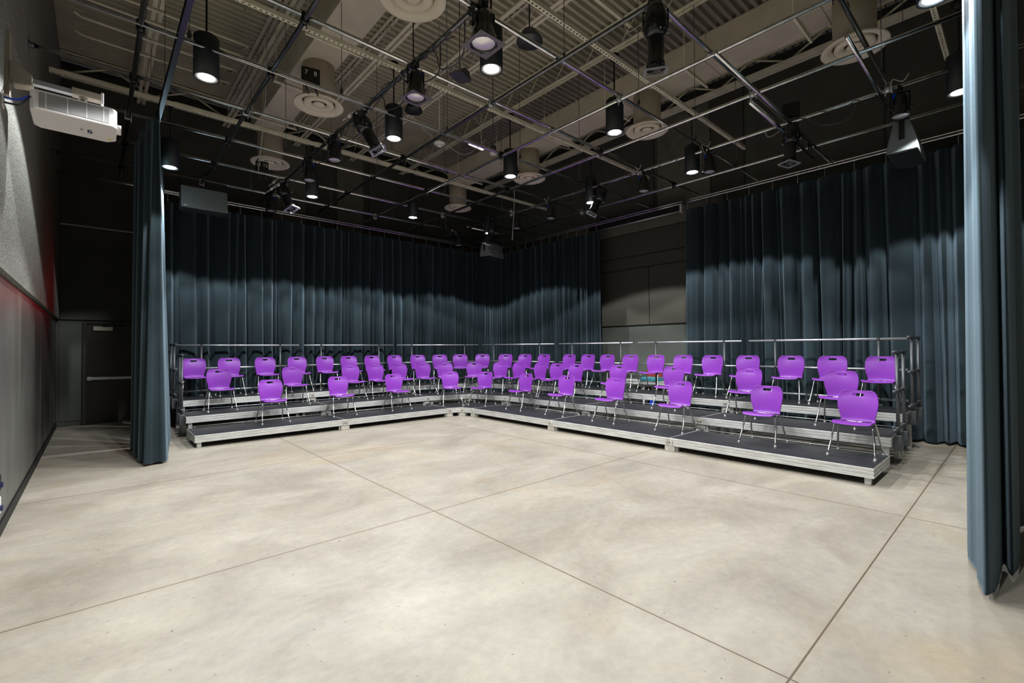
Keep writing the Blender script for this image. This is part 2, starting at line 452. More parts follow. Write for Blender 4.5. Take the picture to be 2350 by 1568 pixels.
def girder(name, label, p0, p1, z):
    t = thing('roof_girder', label, 'roof girder')
    d = (Vector(p1)-Vector(p0)).normalized(); n = Vector((-d.y, d.x))
    def bar(mb, off, z0, z1, w):
        a = Vector(p0)+n*off; b = Vector(p1)+n*off; ww = n*w/2
        mb.add([(a.x-ww.x, a.y-ww.y, z0), (b.x-ww.x, b.y-ww.y, z0), (b.x+ww.x, b.y+ww.y, z0), (a.x+ww.x, a.y+ww.y, z0),
                (a.x-ww.x, a.y-ww.y, z1), (b.x-ww.x, b.y-ww.y, z1), (b.x+ww.x, b.y+ww.y, z1), (a.x+ww.x, a.y+ww.y, z1)],
               [(0,3,2,1),(4,5,6,7),(0,1,5,4),(1,2,6,5),(2,3,7,6),(3,0,4,7)])
    mb = MB(); bar(mb, -0.06, z, z+0.08, 0.08); bar(mb, 0.06, z, z+0.08, 0.08); mb.obj('bottom_chord', M['steel'], t)
    mb = MB(); bar(mb, 0, z+0.42, z+0.49, 0.18); mb.obj('top_chord', M['steel'], t)
    mb = MB(); L_ = (Vector(p1)-Vector(p0)).length; s = 0.1; up = True
    while s < L_-0.8:
        a = Vector(p0)+d*s; b = Vector(p0)+d*(s+0.7)
        mb.tube([(a.x, a.y, z+0.08 if up else z+0.42), (b.x, b.y, z+0.42 if up else z+0.08)], 0.02, 6); up = not up; s += 0.7
    mb.obj('web', M['steel'], t)
girder('g', 'taupe steel girder running along the top of the far wall', (XL+0.05, 13.2), (XR-0.1, 13.2), 7.29-0.0)
girder('g', 'taupe steel girder running along the top of the right wall', (10.4, YN+0.05), (10.4, 12.9), 7.29)

def duct(x0, x1, y0, y1, z0, z1, label):
    t = thing('air_duct', label, 'air duct', ((x0+x1)/2, (y0+y1)/2, z0))
    hx, hy = (x1-x0)/2, (y1-y0)/2
    bevel(MB().box(-hx, hx, -hy, hy, 0, z1-z0).obj('duct_body', M['duct'], t), 0.01)
    y = -hy+0.9
    while y < hy:
        mb = MB(); e = 0.014
        mb.box(-hx-e, hx+e, y-0.012, y+0.012, -e, z1-z0+e)
        mb.obj('duct_flange', M['duct'], t)
        mb = MB()
        mb.box(-hx-0.16, hx+0.16, y+0.28, y+0.31, -0.045, -0.016); mb.tube([(-hx-0.12, y+0.295, -0.04), (-hx-0.12, y+0.295, 0.98)], 0.006, 6); mb.tube([(hx+0.12, y+0.295, -0.04), (hx+0.12, y+0.295, 0.98)], 0.006, 6)
        mb.obj('duct_hanger', M['steel'], t)
        y += 1.62
duct(2.42, 2.97, -2.3, 10.9, 6.27, 6.72, 'left taupe rectangular air duct under the roof')
duct(7.40, 7.95, -2.3, 10.9, 6.27, 6.72, 'right taupe rectangular air duct under the roof')

def make_diffuser():
    t = thing('air_diffuser', None, 'air diffuser', (0, 0, 5.62), 0, None)
    mb = MB().lathe([(0.245, 0.06), (0.245, 0.66), (0.22, 0.66), (0.22, 0.06)], 32); mb.obj('duct_neck', M['duct'], t)
    mb = MB().lathe([(0.25, 0.10), (0.30, 0.055), (0.375, 0.02), (0.385, 0.0), (0.37, -0.012), (0.30, 0.005), (0.262, 0.03), (0.25, 0.055), (0.25, 0.10)], 40); mb.obj('outer_ring', M['diffuser'], t)
    mb = MB().lathe([(0.225, 0.06), (0.232, 0.012), (0.21, -0.006), (0.14, 0.008), (0.115, 0.04), (0.11, 0.075), (0.13, 0.075), (0.225, 0.06)], 36); mb.obj('middle_ring', M['diffuser'], t)
    mb = MB().lathe([(0.0, -0.014), (0.02, -0.012), (0.07, -0.006), (0.095, 0.012), (0.085, 0.035), (0.0, 0.05)], 28)
    for a in range(3):
        an = a*2*PI/3+0.4
        mb.tube([(0.05*math.cos(an), 0.05*math.sin(an), 0.03), (0.28*math.cos(an), 0.28*math.sin(an), 0.075)], 0.006, 5)
    mb.obj('centre_cone', M['diffuser'], t)
    return t
dproto = make_diffuser()
spots = [(2.69, 4.66, 'round cream air diffuser at top centre, nearest under left duct'), (2.72, 7.75, 'round cream air diffuser under left duct, middle one of three'), (2.78, 10.85, 'round cream air diffuser at far end of left duct'),
         (7.6, 1.5, 'large round cream air diffuser nearest the right drape'), (7.6, 4.66, 'round cream air diffuser under right duct beside a bright downlight'), (7.64, 7.85, 'round cream air diffuser under right duct, third from the right drape'), (7.7, 10.85, 'round cream air diffuser at far end of right duct')]
for i, (x, y, lb) in enumerate(spots):
    o = dproto if i == 0 else copy_tree(dproto)
    o.location = (x, y, 5.62); o['label'] = lb; o['group'] = 'round air diffusers under the ducts'

# slotted struts across the room below the joists
def strut(y, lb, x0=XL+0.1, x1=9.9):
    mb = MB(); z = 5.66
    mb.box(x0, x1, y-0.028, y+0.028, z+0.05, z+0.054); mb.box(x0, x1, y-0.028, y-0.025, z, z+0.05); mb.box(x0, x1, y+0.025, y+0.028, z, z+0.05)
    # slotted web: rungs between two strips
    mb.box(x0, x1, y-0.028, y-0.012, z-0.004, z); mb.box(x0, x1, y+0.012, y+0.028, z-0.004, z)
    x = x0
    while x < x1:
        mb.box(x, x+0.03, y-0.012, y+0.012, z-0.004, z); x += 0.062
    o = mb.obj('slotted_strut', M['steel']); tag(o, lb, 'strut', 'slotted steel struts below the joists')
    return o
strut(0.7, 'slotted taupe strut closest to the right drape'); strut(3.83, 'slotted taupe strut crossing the top right of the roof'); strut(6.05, 'slotted taupe strut crossing mid-roof above the smoke detector'); strut(9.4, 'slotted taupe strut furthest across, before the far wall')
# conduits under the deck
def conduit(pts, r, lb, m='steel'):
    o = MB().tube(pts, r, 8).obj('conduit', M[m]); tag(o, lb, 'conduit')
conduit([(XL+0.1, 8.0, 7.0), (0.2, 8.0, 7.0), (1.7, 8.0, 7.0), (1.8, 8.02, 7.05), (1.82, 8.6, 7.25)], 0.02, 'thin taupe conduit bending high behind the projector')
conduit([(-0.2, 6.9, 6.9), (0.0, 6.9, 7.0), (1.9, 6.9, 7.0)], 0.02, 'thin conduit under the roof above left pipes')
for i, yy in enumerate((9.6, 10.0, 10.6, 11.2)):
    conduit([(-0.3, yy-0.1, 7.25), (-0.2, yy, 7.25), (2.0, yy, 7.25), (2.1, yy+0.1, 7.3), (2.1, yy+0.8, 7.6)], 0.022, ['conduit high left, nearest of four parallel ones', 'conduit high left, second of four parallel ones', 'conduit high left, third of four parallel ones', 'conduit high left, furthest of four parallel ones'][i])
conduit([(3.3, YN+0.1, 7.0), (3.3, 11, 7.0)], 0.045, 'thick taupe pipe running along the roof right of left duct')
conduit([(5.0, YN+0.1, 7.1), (5.0, 12.6, 7.1)], 0.035, 'taupe sprinkler pipe running along the middle of the roof')
for i, (xx0, yy0, xx1, yy1) in enumerate([(3.0, 2.5, 5.6, 2.5), (4.0, 4.6, 7.0, 4.6), (5.8, 3.4, 7.2, 3.4), (5.8, 2.0, 7.2, 2.0)]):
    mb = MB().box(xx0, xx1, yy0-0.03, yy0+0.03, 7.25, 7.256); mb.box(xx0, xx1, yy0-0.03, yy0-0.024, 7.256, 7.31)
    tag(mb.obj('joist_bridging', M['steel']), ['angle bridging bar between joists above the top centre spotlight', 'angle bridging bar between joists in mid roof', 'angle bridging bar left of right duct, further one', 'angle bridging bar left of right duct, nearer one'][i], 'bridging bar')

# ------------------------------------------------------------------ downlights
def batwing(ld):
    # wide reflector optic: intensity rises towards the edge of the beam so the floor is lit evenly
    ld.use_nodes = True
    nt = ld.node_tree; em = nt.nodes['Emission']
    tc = nt.nodes.new('ShaderNodeTexCoord'); sp = nt.nodes.new('ShaderNodeSeparateXYZ')
    nt.links.new(tc.outputs['Normal'], sp.inputs[0])
    ab = nt.nodes.new('ShaderNodeMath'); ab.operation = 'ABSOLUTE'; nt.links.new(sp.outputs[2], ab.inputs[0])
    mx = nt.nodes.new('ShaderNodeMath'); mx.operation = 'MAXIMUM'; nt.links.new(ab.outputs[0], mx.inputs[0]); mx.inputs[1].default_value = 0.3
    pw = nt.nodes.new('ShaderNodeMath'); pw.operation = 'POWER'; nt.links.new(mx.outputs[0], pw.inputs[0]); pw.inputs[1].default_value = -2.4
    nt.links.new(pw.outputs[0], em.inputs['Strength'])
def make_downlight():
    t = thing('pendant_downlight', None, 'pendant light')
    mb = MB().lathe([(0.0, 0.48), (0.10, 0.48), (0.122, 0.46), (0.125, 0.44), (0.125, 0.0), (0.115, 0.0), (0.10, 0.012)], 32); mb.obj('housing', M['cyl'], t)
    mb = MB().lathe([(0.086, 0.012), (0.0, 0.012)], 28); mb.obj('lamp_disc', M['glow'], t)
    mb = MB().lathe([(0.1155, 0.004), (0.088, 0.013), (0.086, 0.011)], 28); mb.obj('trim_ring', M['white'], t)
    mb = MB().tube([(0, 0, 0.48), (0, 0, 1.12)], 0.011, 8); mb.obj('stem', M['black'], t)
    mb = MB().lathe([(0.02, 1.02), (0.06, 1.05), (0.068, 1.12), (0.0, 1.13)], 20); mb.obj('canopy', M['black'], t)
    return t
LX = [0.91, 3.21, 5.48, 7.76]; LY = [0.50, 3.88, 6.11, 9.52]
lproto = None
names_x = ['leftmost line', 'second line from left', 'third line from left', 'rightmost line']
names_y = ['closest to the camera side', 'second back', 'third back', 'furthest, by the far curtain']
for i, x in enumerate(LX):
    for j, y in enumerate(LY):
        o = make_downlight() if lproto is None else copy_tree(lproto)
        if lproto is None: lproto = o
        o.location = (x, y, 4.65)
        o['label'] = 'black cylinder downlight, %s, %s' % (names_x[i], names_y[j])
        o['group'] = 'black cylinder downlights'
for i, x in enumerate(LX):
    for j, y in enumerate(LY):
        ld = bpy.data.lights.new('downlight_beam', 'SPOT')
        ld.energy = LAMP_POWER; ld.color = (0.95, 0.98, 1.0)
        ld.spot_size = math.radians(LAMP_ANGLE); ld.spot_blend = 0.10; ld.shadow_soft_size = 0.06
        batwing(ld)
        lo = bpy.data.objects.new('downlight_beam', ld); COL.objects.link(lo); lo.location = (x, y, 4.635)

# ------------------------------------------------------------------ pipe grid
PY = [1.17, 2.39, 3.63, 4.86, 6.09, 7.32, 8.55, 9.79, 11.0, 12.22]     # pipes running along X
QX = [0.33, 1.56, 2.76, 4.01, 5.24, 6.47, 7.70, 8.92]                  # pipes running along Y
coup = MB()
coup.lathe([(0.03, -0.03), (0.037, -0.03), (0.037, 0.03), (0.03, 0.03)], 10, Matrix.Rotation(PI/2, 4, 'X'))
coup.lathe([(0.03, -0.03), (0.037, -0.03), (0.037, 0.03), (0.03, 0.03)], 10, Matrix.Translation((0, 0, 0.055)) @ Matrix.Rotation(PI/2, 4, 'Y'))
for sx, sy in ((1, 1), (-1, -1), (1, -1)): coup.tube([(0.035*sx, 0.035*sy, 0.05), (0.035*sx, 0.035*sy, -0.055)], 0.006, 5)
coup_me = coup.mesh('pipe_coupler', M['rail_bright'])
coup_dk = coup_me.copy(); coup_dk.materials[0] = M['gloss_black']
ordn = ['first', 'second', 'third', 'fourth', 'fifth', 'sixth', 'seventh', 'eighth', 'ninth', 'tenth']
for i, y in enumerate(PY):
    x1 = 10.0 if i < 9 else 2.0
    mb = MB().tube([(XL+0.06, y, 5.0), (x1, y, 5.0)], 0.0245, 10)
    t = thing('grid_pipe', 'black lighting grid pipe running left to right, %s from the camera' % ordn[i], 'pipe', (0, 0, 0), 0, 'grid pipes running across')
    mb.obj('pipe', M['pipe'], t)
    mb = MB().lathe([(0.0, 0), (0.045, 0), (0.045, 0.012), (0.03, 0.02), (0.03, 0.05)], 12, Matrix.Translation((XL+0.05, y, 5.0)) @ Matrix.Rotation(PI/2, 4, 'Y'))
    mb.obj('wall_flange', M['rail'], t)
for i, x in enumerate(QX):
    t = thing('grid_pipe', 'black lighting grid pipe running away from camera, %s from the left wall' % ordn[i], 'pipe', (0, 0, 0), 0, 'grid pipes running away')
    y1 = 11.55
    y0 = -2.3 if i > 3 else -1.8
    MB().tube([(x, y0, 4.945), (x, y1, 4.945)], 0.0245, 10).obj('pipe', M['pipe_dim' if i < 4 else 'pipe'], t)
    for j, y in enumerate(PY[:9]):
        if (i+j) % 2 == 0 or i in (0, 1):
            o = bpy.data.objects.new('pipe_coupler', coup_dk if (i+j) % 3 else coup_me); COL.objects.link(o); o.parent = t; o.location = (x, y, 4.945)
# double pipes seen at the right of the grid
for i, (y, x0, x1) in enumerate([(2.31, 5.2, 9.9), (2.47, 6.6, 9.4), (1.25, 6.0, 8.9)]):
    tag(MB().tube([(x0, y, 4.93), (x1, y, 4.93)], 0.032 if i == 1 else 0.022, 10).obj('spare_pipe', M['pipe']), ['short pipe doubled up beside the second cross pipe, right side', 'thicker short pipe slung under the second cross pipe', 'short pipe doubled up beside the first cross pipe, by right drape'][i], 'pipe')
# cable raceways that run parallel with the left pipes
tag(MB().tube([(-0.5, 6.0, 4.93), (4.4, 6.0, 4.93)], 0.011, 8).obj('thin_rod', M['rail_bright']), 'thin bright rod running parallel below a cross pipe near the projector', 'rod')
# flat mic bar and sleeve clamps on the left side pipe
for i, y in enumerate((1.9, 2.9, 3.3, 3.75, 4.3)):
    mb = MB().lathe([(0.03, -0.035), (0.042, -0.035), (0.042, 0.035), (0.03, 0.035)], 10, Matrix.Rotation(PI/2, 4, 'X'))
    mb.tube([(0.03, 0, 0), (0.06, 0, -0.03)], 0.008, 6)
    o = mb.obj('pipe_clamp', M['gloss_black'], None, (0.33, y, 4.945)); tag(o, 'spare black clamp left on the leftmost long pipe', 'clamp', 'spare clamps on the leftmost long pipe')

# hanger rods from grid to joists
def make_rod():
    t = thing('hanger_rod', 'thin hanger rod holding the pipe grid from the roof', 'hanger rod', (0, 0, 5.0), 0, 'thin hanger rods of the pipe grid')
    MB().tube([(0, 0, 0.05), (0, 0, 2.3)], 0.0045, 5).obj('rod', M['rail'], t)
    mb = MB().lathe([(0.0, 0.03), (0.018, 0.04), (0.022, 0.07), (0.010, 0.12), (0.0, 0.13)], 8)
    mb.tube([(-0.02, 0, 0.05), (0.028, 0, -0.02)], 0.007, 5)
    mb.obj('turnbuckle', M['rail'], t)
    return t
hproto = make_rod(); first = True
for jx in (0.75, 2.44, 4.13, 5.71, 7.38, 9.0):
    for yy in (1.3, 3.75, 6.22, 8.68, 11.1):
        o = hproto if first else copy_tree(hproto); first = False
        o.location = (jx, yy-0.12, 5.0)

# ------------------------------------------------------------------ stage lights
def make_par(frame=True):
    t = thing('spotlight', None, 'stage light')
    mb = MB().tube([(0, 0, 0.0), (0, 0, -0.06)], 0.014, 8); mb.box(-0.03, 0.03, -0.025, 0.025, -0.035, 0.03); mb.obj('pipe_clamp', M['gloss_black'], t)
    mb = MB()
    for s in (-1, 1):
        mb.box(s*0.098-0.004, s*0.098+0.004, -0.016, 0.016, -0.26, -0.06)
    mb.box(-0.102, 0.102, -0.016, 0.016, -0.066, -0.06); mb.obj('yoke', M['gloss_black'], t)
    prof = [(0.0, -0.085), (0.045, -0.088), (0.060, -0.10), (0.068, -0.13), (0.072, -0.22), (0.085, -0.27), (0.098, -0.31), (0.102, -0.36), (0.108, -0.365), (0.108, -0.385), (0.092, -0.385), (0.088, -0.37)]
    mb = MB().lathe(prof, 22)
    for k in range(10):
        an = 2*PI*k/10; c, s = math.cos(an), math.sin(an)
        mb.tube([(0.07*c, 0.07*s, -0.13), (0.078*c, 0.078*s, -0.22)], 0.004, 4)
    mb.obj('lamp_body', M['gloss_black'], t)
    MB().lathe([(0.09, -0.372), (0.05, -0.380), (0.0, -0.383)], 22).obj('lens', M['lens'], t)
    for s in (-1, 1): MB().tube([(s*0.10, 0, -0.25), (s*0.128, 0, -0.25)], [0.012, 0.016], 8).obj('yoke_knob', M['gloss_black'], t)
    mb = MB().box(0.05, 0.082, -0.012, 0.012, -0.135, -0.075); mb.obj('power_connector', M['blue'], t)
    pts = smooth_path([(0.066, 0, -0.08), (0.10, 0.03, 0.02), (0.12, 0.16, 0.05), (0.05, 0.26, -0.04), (0.0, 0.30, 0.03)], 5)
    MB().tube(pts, 0.0055, 5).obj('power_cord', M['cable_white'], t)
    if frame:
        mb = MB(); z = -0.388
        for a, b, c, d in ((-0.125, 0.125, 0.093, 0.125), (-0.125, 0.125, -0.125, -0.093), (-0.125, -0.093, -0.093, 0.093), (0.093, 0.125, -0.093, 0.093)):
            mb.box(a, b, c, d, z-0.003, z)
        for s in (-1, 1):
            for q in (-1, 1): mb.prism([(s*0.094, q*0.094), (s*0.094, q*0.055), (s*0.055, q*0.094)], z-0.003, z, 'z')
        mb.obj('gel_frame', M['gel'], t)
    return t
def make_ellipsoidal(aim):
    # aim: unit vector from yoke pivot along the beam
    t = thing('spotlight', None, 'stage light')
    mb = MB().tube([(0, 0, 0.0), (0, 0, -0.06)], 0.014, 8); mb.box(-0.03, 0.03, -0.025, 0.025, -0.035, 0.03); mb.obj('pipe_clamp', M['gloss_black'], t)
    q = Vector(aim).to_track_quat('-Z', 'Y').to_matrix().to_4x4()
    side = q @ Vector((1, 0, 0)); side.z = 0; side.normalize()
    pv = Vector((0, 0, -0.24)); X = Matrix.Translation(pv) @ q
    mb = MB()
    for s in (-1, 1):
        a = Vector((0, 0, -0.06)) + side*0.115*s
        mb.tube([Vector((0, 0, -0.06)), a, pv + side*0.115*s], 0.011, 6)
    mb.obj('yoke', M['gloss_black'], t)
    mb = MB().lathe([(0.0, 0.24), (0.05, 0.235), (0.075, 0.20), (0.10, 0.14), (0.112, 0.06), (0.11, -0.02), (0.085, -0.06), (0.0, -0.06)], 22, X)
    for k in range(6): mb.lathe([(0.09-0.004*k, 0.06+0.025*k), (0.118-0.007*k, 0.062+0.025*k), (0.09-0.004*k, 0.066+0.025*k)], 20, X)
    mb.obj('reflector_housing', M['gloss_black'], t)
    mb = MB().lathe([(0.078, -0.06), (0.078, -0.28), (0.088, -0.29), (0.088, -0.36), (0.07, -0.36), (0.068, -0.30)], 22, X)
    mb.obj('lens_tube', M['gloss_black'], t)
    MB().lathe([(0.069, -0.335), (0.03, -0.345), (0.0, -0.347)], 20, X).obj('lens', M['gel'], t)
    mb = MB()
    for s in (-1, 1):
        mb.box(-0.10, 0.10, s*0.10-0.014, s*0.10+0.014, -0.374, -0.362, X); mb.box(s*0.10-0.014, s*0.10+0.014, -0.10, 0.10, -0.374, -0.362, X)
    mb.obj('colour_frame', M['rail_bright'], t)
    mb = MB()
    for an in (0.3, 1.9, 3.4, 5.0):
        c, s = math.cos(an), math.sin(an); mb.tube([(0.1*c, 0.1*s, -0.03), (0.15*c, 0.15*s, -0.035)], 0.006, 5, True, X)
    mb.tube([(0.07, 0.0, 0.19), (0.10, 0.0, 0.16)], 0.02, 7, True, X)
    mb.obj('shutter_handles', M['chrome'], t)
    pts = smooth_path([X @ Vector((0, 0.02, 0.24)), X @ Vector((0.05, 0.1, 0.33)), (0.1, 0.18, 0.0), (0.03, 0.32, -0.08), (0, 0.36, 0.03)], 5)
    MB().tube(pts, 0.0055, 5).obj('power_cord', M['cable_white'], t)
    return t
par_proto = make_par(True); par_plain = make_par(False)
pars = [(2.76, 3.45, 0.0, 'black can spotlight with square colour frame, top centre, nearest the camera', 1.25), (2.76, 4.72, 0.1, 'black can spotlight with square frame, second from top centre', 1.1),
        (2.76, 7.18, 0.2, 'black can spotlight left of centre, beyond the tilted pair', 1.0), (2.76, 8.33, 0.0, 'black can spotlight directly above a far downlight at left', 1.0), (2.76, 10.7, 0.1, 'black can spotlight at the far end of the left pipe', 1.0),
        (7.70, 1.05, 2.0, 'black can spotlight right in front of the right loudspeaker', 1.0), (7.70, 3.55, 2.1, 'black can spotlight beside the rightmost pair of downlight and pipe', 1.0), (7.70, 4.81, 2.0, 'black can spotlight over right curtain edge at the gap', 1.0),
        (7.70, 7.22, 2.2, 'black can spotlight on right pipe above left edge of curtain gap', 1.0), (7.70, 8.37, 2.0, 'black can spotlight on right pipe, second from its far end', 1.0), (7.70, 10.82, 1.9, 'black can spotlight at far end of right pipe, by corner loudspeaker', 1.0)]
for i, (x, y, rz, lb, sc) in enumerate(pars):
    o = par_proto if i == 0 else (copy_tree(par_proto) if i == 1 else (par_plain if i == 2 else copy_tree(par_plain)))
    o.location = (x, y, 4.925); o.rotation_euler = (0, 0, rz); o['label'] = lb; o['group'] = 'black can spotlights'; o.scale = (sc, sc, 1.05 if sc > 1 else 0.98)
ells = [(2.76, 6.10, (0.35, -0.25, -0.75), 'black profile spotlight tilted right, between the can lights'), (2.76, 9.75, (0.22, -0.35, -0.8), 'black profile spotlight tilted down near far left diffuser'),
        (4.0, 2.35, (0.15, 0.1, -0.8), 'black profile spotlight cut off by the top edge of the picture'), (7.70, 2.31, (-0.1, 0.05, -0.9), 'black profile spotlight with bright frame above the right curtain'),
        (7.70, 5.85, (-0.25, 0.25, -0.7), 'black profile spotlight with bright frame above the curtain gap'), (7.70, 9.35, (-0.1, 0.2, -0.7), 'black profile spotlight near the corner loudspeaker')]
for x, y, aim, lb in ells:
    o = make_ellipsoidal(Vector(aim).normalized()); o.location = (x, y, 4.92 if x != 4.0 else 4.9); o['label'] = lb; o['group'] = 'black profile spotlights'
# cables wound along the two lighting pipes
def winding(x, y0, y1, lb, seed):
    r = random.Random(seed); pts = []; y = y0
    while y < y1:
        an = r.uniform(0, 6.28); rr = r.uniform(0.028, 0.05)
        pts.append((x+rr*math.cos(an), y, 4.945+rr*math.sin(an) - (r.uniform(0.02, 0.14) if r.random() < 0.3 else 0)))
        y += r.uniform(0.07, 0.16)
    o = MB().tube(smooth_path(pts, 4), 0.0065, 5).obj('power_cable', M['cable_black']); tag(o, lb, 'cable')
    return o
winding(2.76, 3.3, 10.9, 'black power cable wound along the left lighting pipe', 1)
winding(2.76, 4.0, 10.2, 'second black cable looped along the left lighting pipe', 2)
winding(7.70, 1.0, 10.9, 'black power cable wound along the right lighting pipe', 3)
winding(7.70, 3.2, 9.0, 'second dark cable looped along the right lighting pipe', 4)
for i, (x, y, a) in enumerate([(2.76, 3.75, 0.35), (2.76, 4.2, 0.3), (2.76, 5.0, 0.3), (2.76, 6.5, 0.2), (2.76, 7.5, 0.22), (2.76, 9.2, 0.25), (7.70, 1.5, 0.2), (7.7, 6.4, 0.15)]):
    pts = smooth_path([(x, y, 4.93), (x+0.05, y+0.12, 4.93-a*0.9), (x-0.03, y+0.38, 4.93-a), (x+0.02, y+0.55, 4.93-a*0.3), (x, y+0.62, 4.95)], 6)
    tag(MB().tube(pts, 0.007, 6).obj('cable_loop', M['cable_black'] if i % 3 else M['rail']), 'loop of cable hanging ' + ['between the two framed can lights, nearer part', 'between the two framed can lights, further part', 'beyond the second framed can light', 'by the tilted profile light', 'beyond the third can light on the left pipe', 'near the far profile light on left pipe', 'next to the right loudspeaker spotlight', 'past the profile light over the curtain gap'][i], 'cable')
# white plugs and boxes
def socket_box(x, y, z, txt, lb, yaw=0.0):
    t = thing('socket_box', lb, 'socket box', (x, y, z), yaw)
    bevel(MB().box(-0.11, 0.11, -0.035, 0.035, 0, 0.2).obj('box_body', M['gloss_black'], t), 0.006)
    mb = MB()
    for s in (-1, 1): mb.tube([(s*0.055, -0.02, 0.0), (s*0.055, -0.03, -0.06), (s*0.055+0.03, -0.02, -0.14)], 0.012, 6)
    mb.obj('plug_lead', M['cable_black'], t)
    for k, ch in enumerate(txt):
        cu = bpy.data.curves.new('socket_number', 'FONT'); cu.body = ch; cu.size = 0.085; cu.align_x = 'CENTER'; cu.extrude = 0.0015
        to = bpy.data.objects.new('socket_number', cu)
        me = bpy.data.meshes.new_from_object(to); me.materials.clear(); me.materials.append(M['white'])
        o = bpy.data.objects.new('socket_number', me); COL.objects.link(o); o.parent = t
        o.location = (-0.055+0.11*k, -0.037, 0.10); o.rotation_euler = (PI/2, 0, 0)
socket_box(2.05, 6.14, 5.03, '78', 'black socket box marked 7 and 8 on a left cross pipe', -0.25)
socket_box(2.37, 9.82, 5.03, ['11', '12'], 'black socket box marked 11 and 12 beside the far left diffuser', -0.2)
socket_box(7.72, 2.31, 5.03, '', 'black socket box where two pipes cross above the right curtain', -1.2)
socket_box(7.72, 6.1, 5.03, '', 'black socket box beside the profile light over curtain gap', -1.2)
for i, (x, y, z) in enumerate([(2.55, 6.1, 4.78), (2.72, 6.1, 4.78), (2.55, 9.7, 4.85), (2.64, 9.7, 4.82), (2.5, 9.65, 4.7)]):
    xf = Matrix.Translation((x, y, z)) @ Matrix.Rotation(0.6, 4, 'Y')
    mb = MB().lathe([(0, 0.03), (0.02, 0.03), (0.022, -0.03), (0, -0.03)], 8, xf); mb.tube([(0, 0, 0.03), (0.02, 0, 0.16)], 0.006, 5, True, xf); mb.tube([(0, 0, -0.03), (-0.02, 0.03, -0.12)], 0.006, 5, True, xf)
    tag(mb.obj('white_plug', M['white']), 'white cable plug dangling ' + ['under socket box 7 and 8, left one', 'under socket box 7 and 8, right one', 'near box 11 and 12, upper left one', 'near box 11 and 12, upper right one', 'near box 11 and 12, lowest one'][i], 'plug')

# smoke detector and small ceiling devices
t = thing('smoke_detector', 'round white smoke detector hanging in mid roof', 'detector', (4.85, 7.42, 5.5))
MB().lathe([(0, 0.03), (0.10, 0.03), (0.11, 0.015), (0.105, -0.01), (0.0, -0.02)], 24).obj('base', M['white'], t)
MB().lathe([(0.055, -0.012), (0.055, -0.045), (0.035, -0.055), (0, -0.055)], 18).obj('sensor', M['white'], t)
MB().tube([(0, 0, 0.03), (0, 0, 2.3)], 0.008, 6).obj('stem', M['steel'], t)
t = thing('smoke_detector', 'small white round sensor on a drop box above the right duct side', 'detector', (6.06, 7.28, 5.6))
MB().lathe([(0, 0.05), (0.07, 0.05), (0.082, 0.02), (0.06, -0.02), (0, -0.025)], 20).obj('base', M['white'], t)
mb = MB().box(-0.05, 0.05, -0.04, 0.04, 0.05, 0.16); mb.tube([(0, 0, 0.16), (0, 0, 2.2)], 0.008, 6); mb.obj('drop_box', M['rail'], t)
t = thing('strip_light', 'short white linear light glowing above the grid in mid roof', 'light', (6.1, 7.9, 5.95), 0.1)
MB().box(-0.22, 0.22, -0.035, 0.035, 0.012, 0.06).obj('housing', M['white'], t)
MB().box(-0.2, 0.2, -0.028, 0.028, 0.0, 0.012).obj('diffuser', mat('strip_glow', (1, 1, 1, 1), 0.5, emit=((1, 0.98, 0.9, 1), 1.2)), t)
MB().tube([(0.15, 0, 0.06), (0.15, 0, 1.86)], 0.006, 5).obj('stem', M['steel'], t)
t = thing('ceiling_speaker', 'grey round pendant speaker in the top centre, behind pipes', 'speaker', (4.65, 4.75, 6.1))
MB().lathe([(0, 0.12), (0.06, 0.12), (0.11, 0.08), (0.19, -0.05), (0.19, -0.075), (0, -0.08)], 28).obj('dome', M['rail'], t)
MB().tube([(0, 0, 0.12), (0, 0, 1.72)], 0.01, 6).obj('stem', M['black'], t)
t = thing('ceiling_speaker', 'small dark round pendant speaker above the middle downlight', 'speaker', (4.05, 7.0, 5.75))
MB().lathe([(0, 0.10), (0.05, 0.10), (0.09, 0.06), (0.15, -0.04), (0.15, -0.06), (0, -0.065)], 28).obj('dome', M['cyl'], t)
MB().tube([(0, 0, 0.10), (0, 0, 2.06)], 0.01, 6).obj('stem', M['black'], t)
t = thing('antenna_paddle', 'small grey wedge shaped device above the grid, top centre', 'device', (4.13, 5.75, 5.75), 0.4)
MB().prism([(-0.16, 0), (0.16, 0), (0.1, 0.12), (-0.02, 0.12)], -0.11, 0.11, 'y').obj('housing', M['rail'], t)
mb = MB().tube([(0, 0, 0.12), (0, 0, 1.55)], 0.007, 6); mb.obj('stem', M['black'], t)
# strip pieces that droop as white wires
for i, pts in enumerate([[(3.95, 6.9, 5.55), (4.4, 7.15, 5.5), (4.8, 7.4, 5.53)], [(4.9, 7.4, 5.56), (5.5, 7.5, 5.5), (5.9, 7.3, 5.85)], [(6.6, 7.32, 5.03), (6.75, 7.40, 4.9), (6.72, 7.45, 3.95)], [(2.2, 8.8, 7.2), (2.2, 8.9, 6.0), (2.3, 9.79, 5.03)]]):
    tag(MB().tube(smooth_path(pts, 6), 0.007, 5).obj('hanging_wire', M['cable_white']), ['pale wire sagging to the smoke detector from the left', 'pale wire sagging from smoke detector to the right', 'thin pale wire hanging straight down below a downlight', 'thin pale wire dropping to the far left diffuser'][i], 'wire')

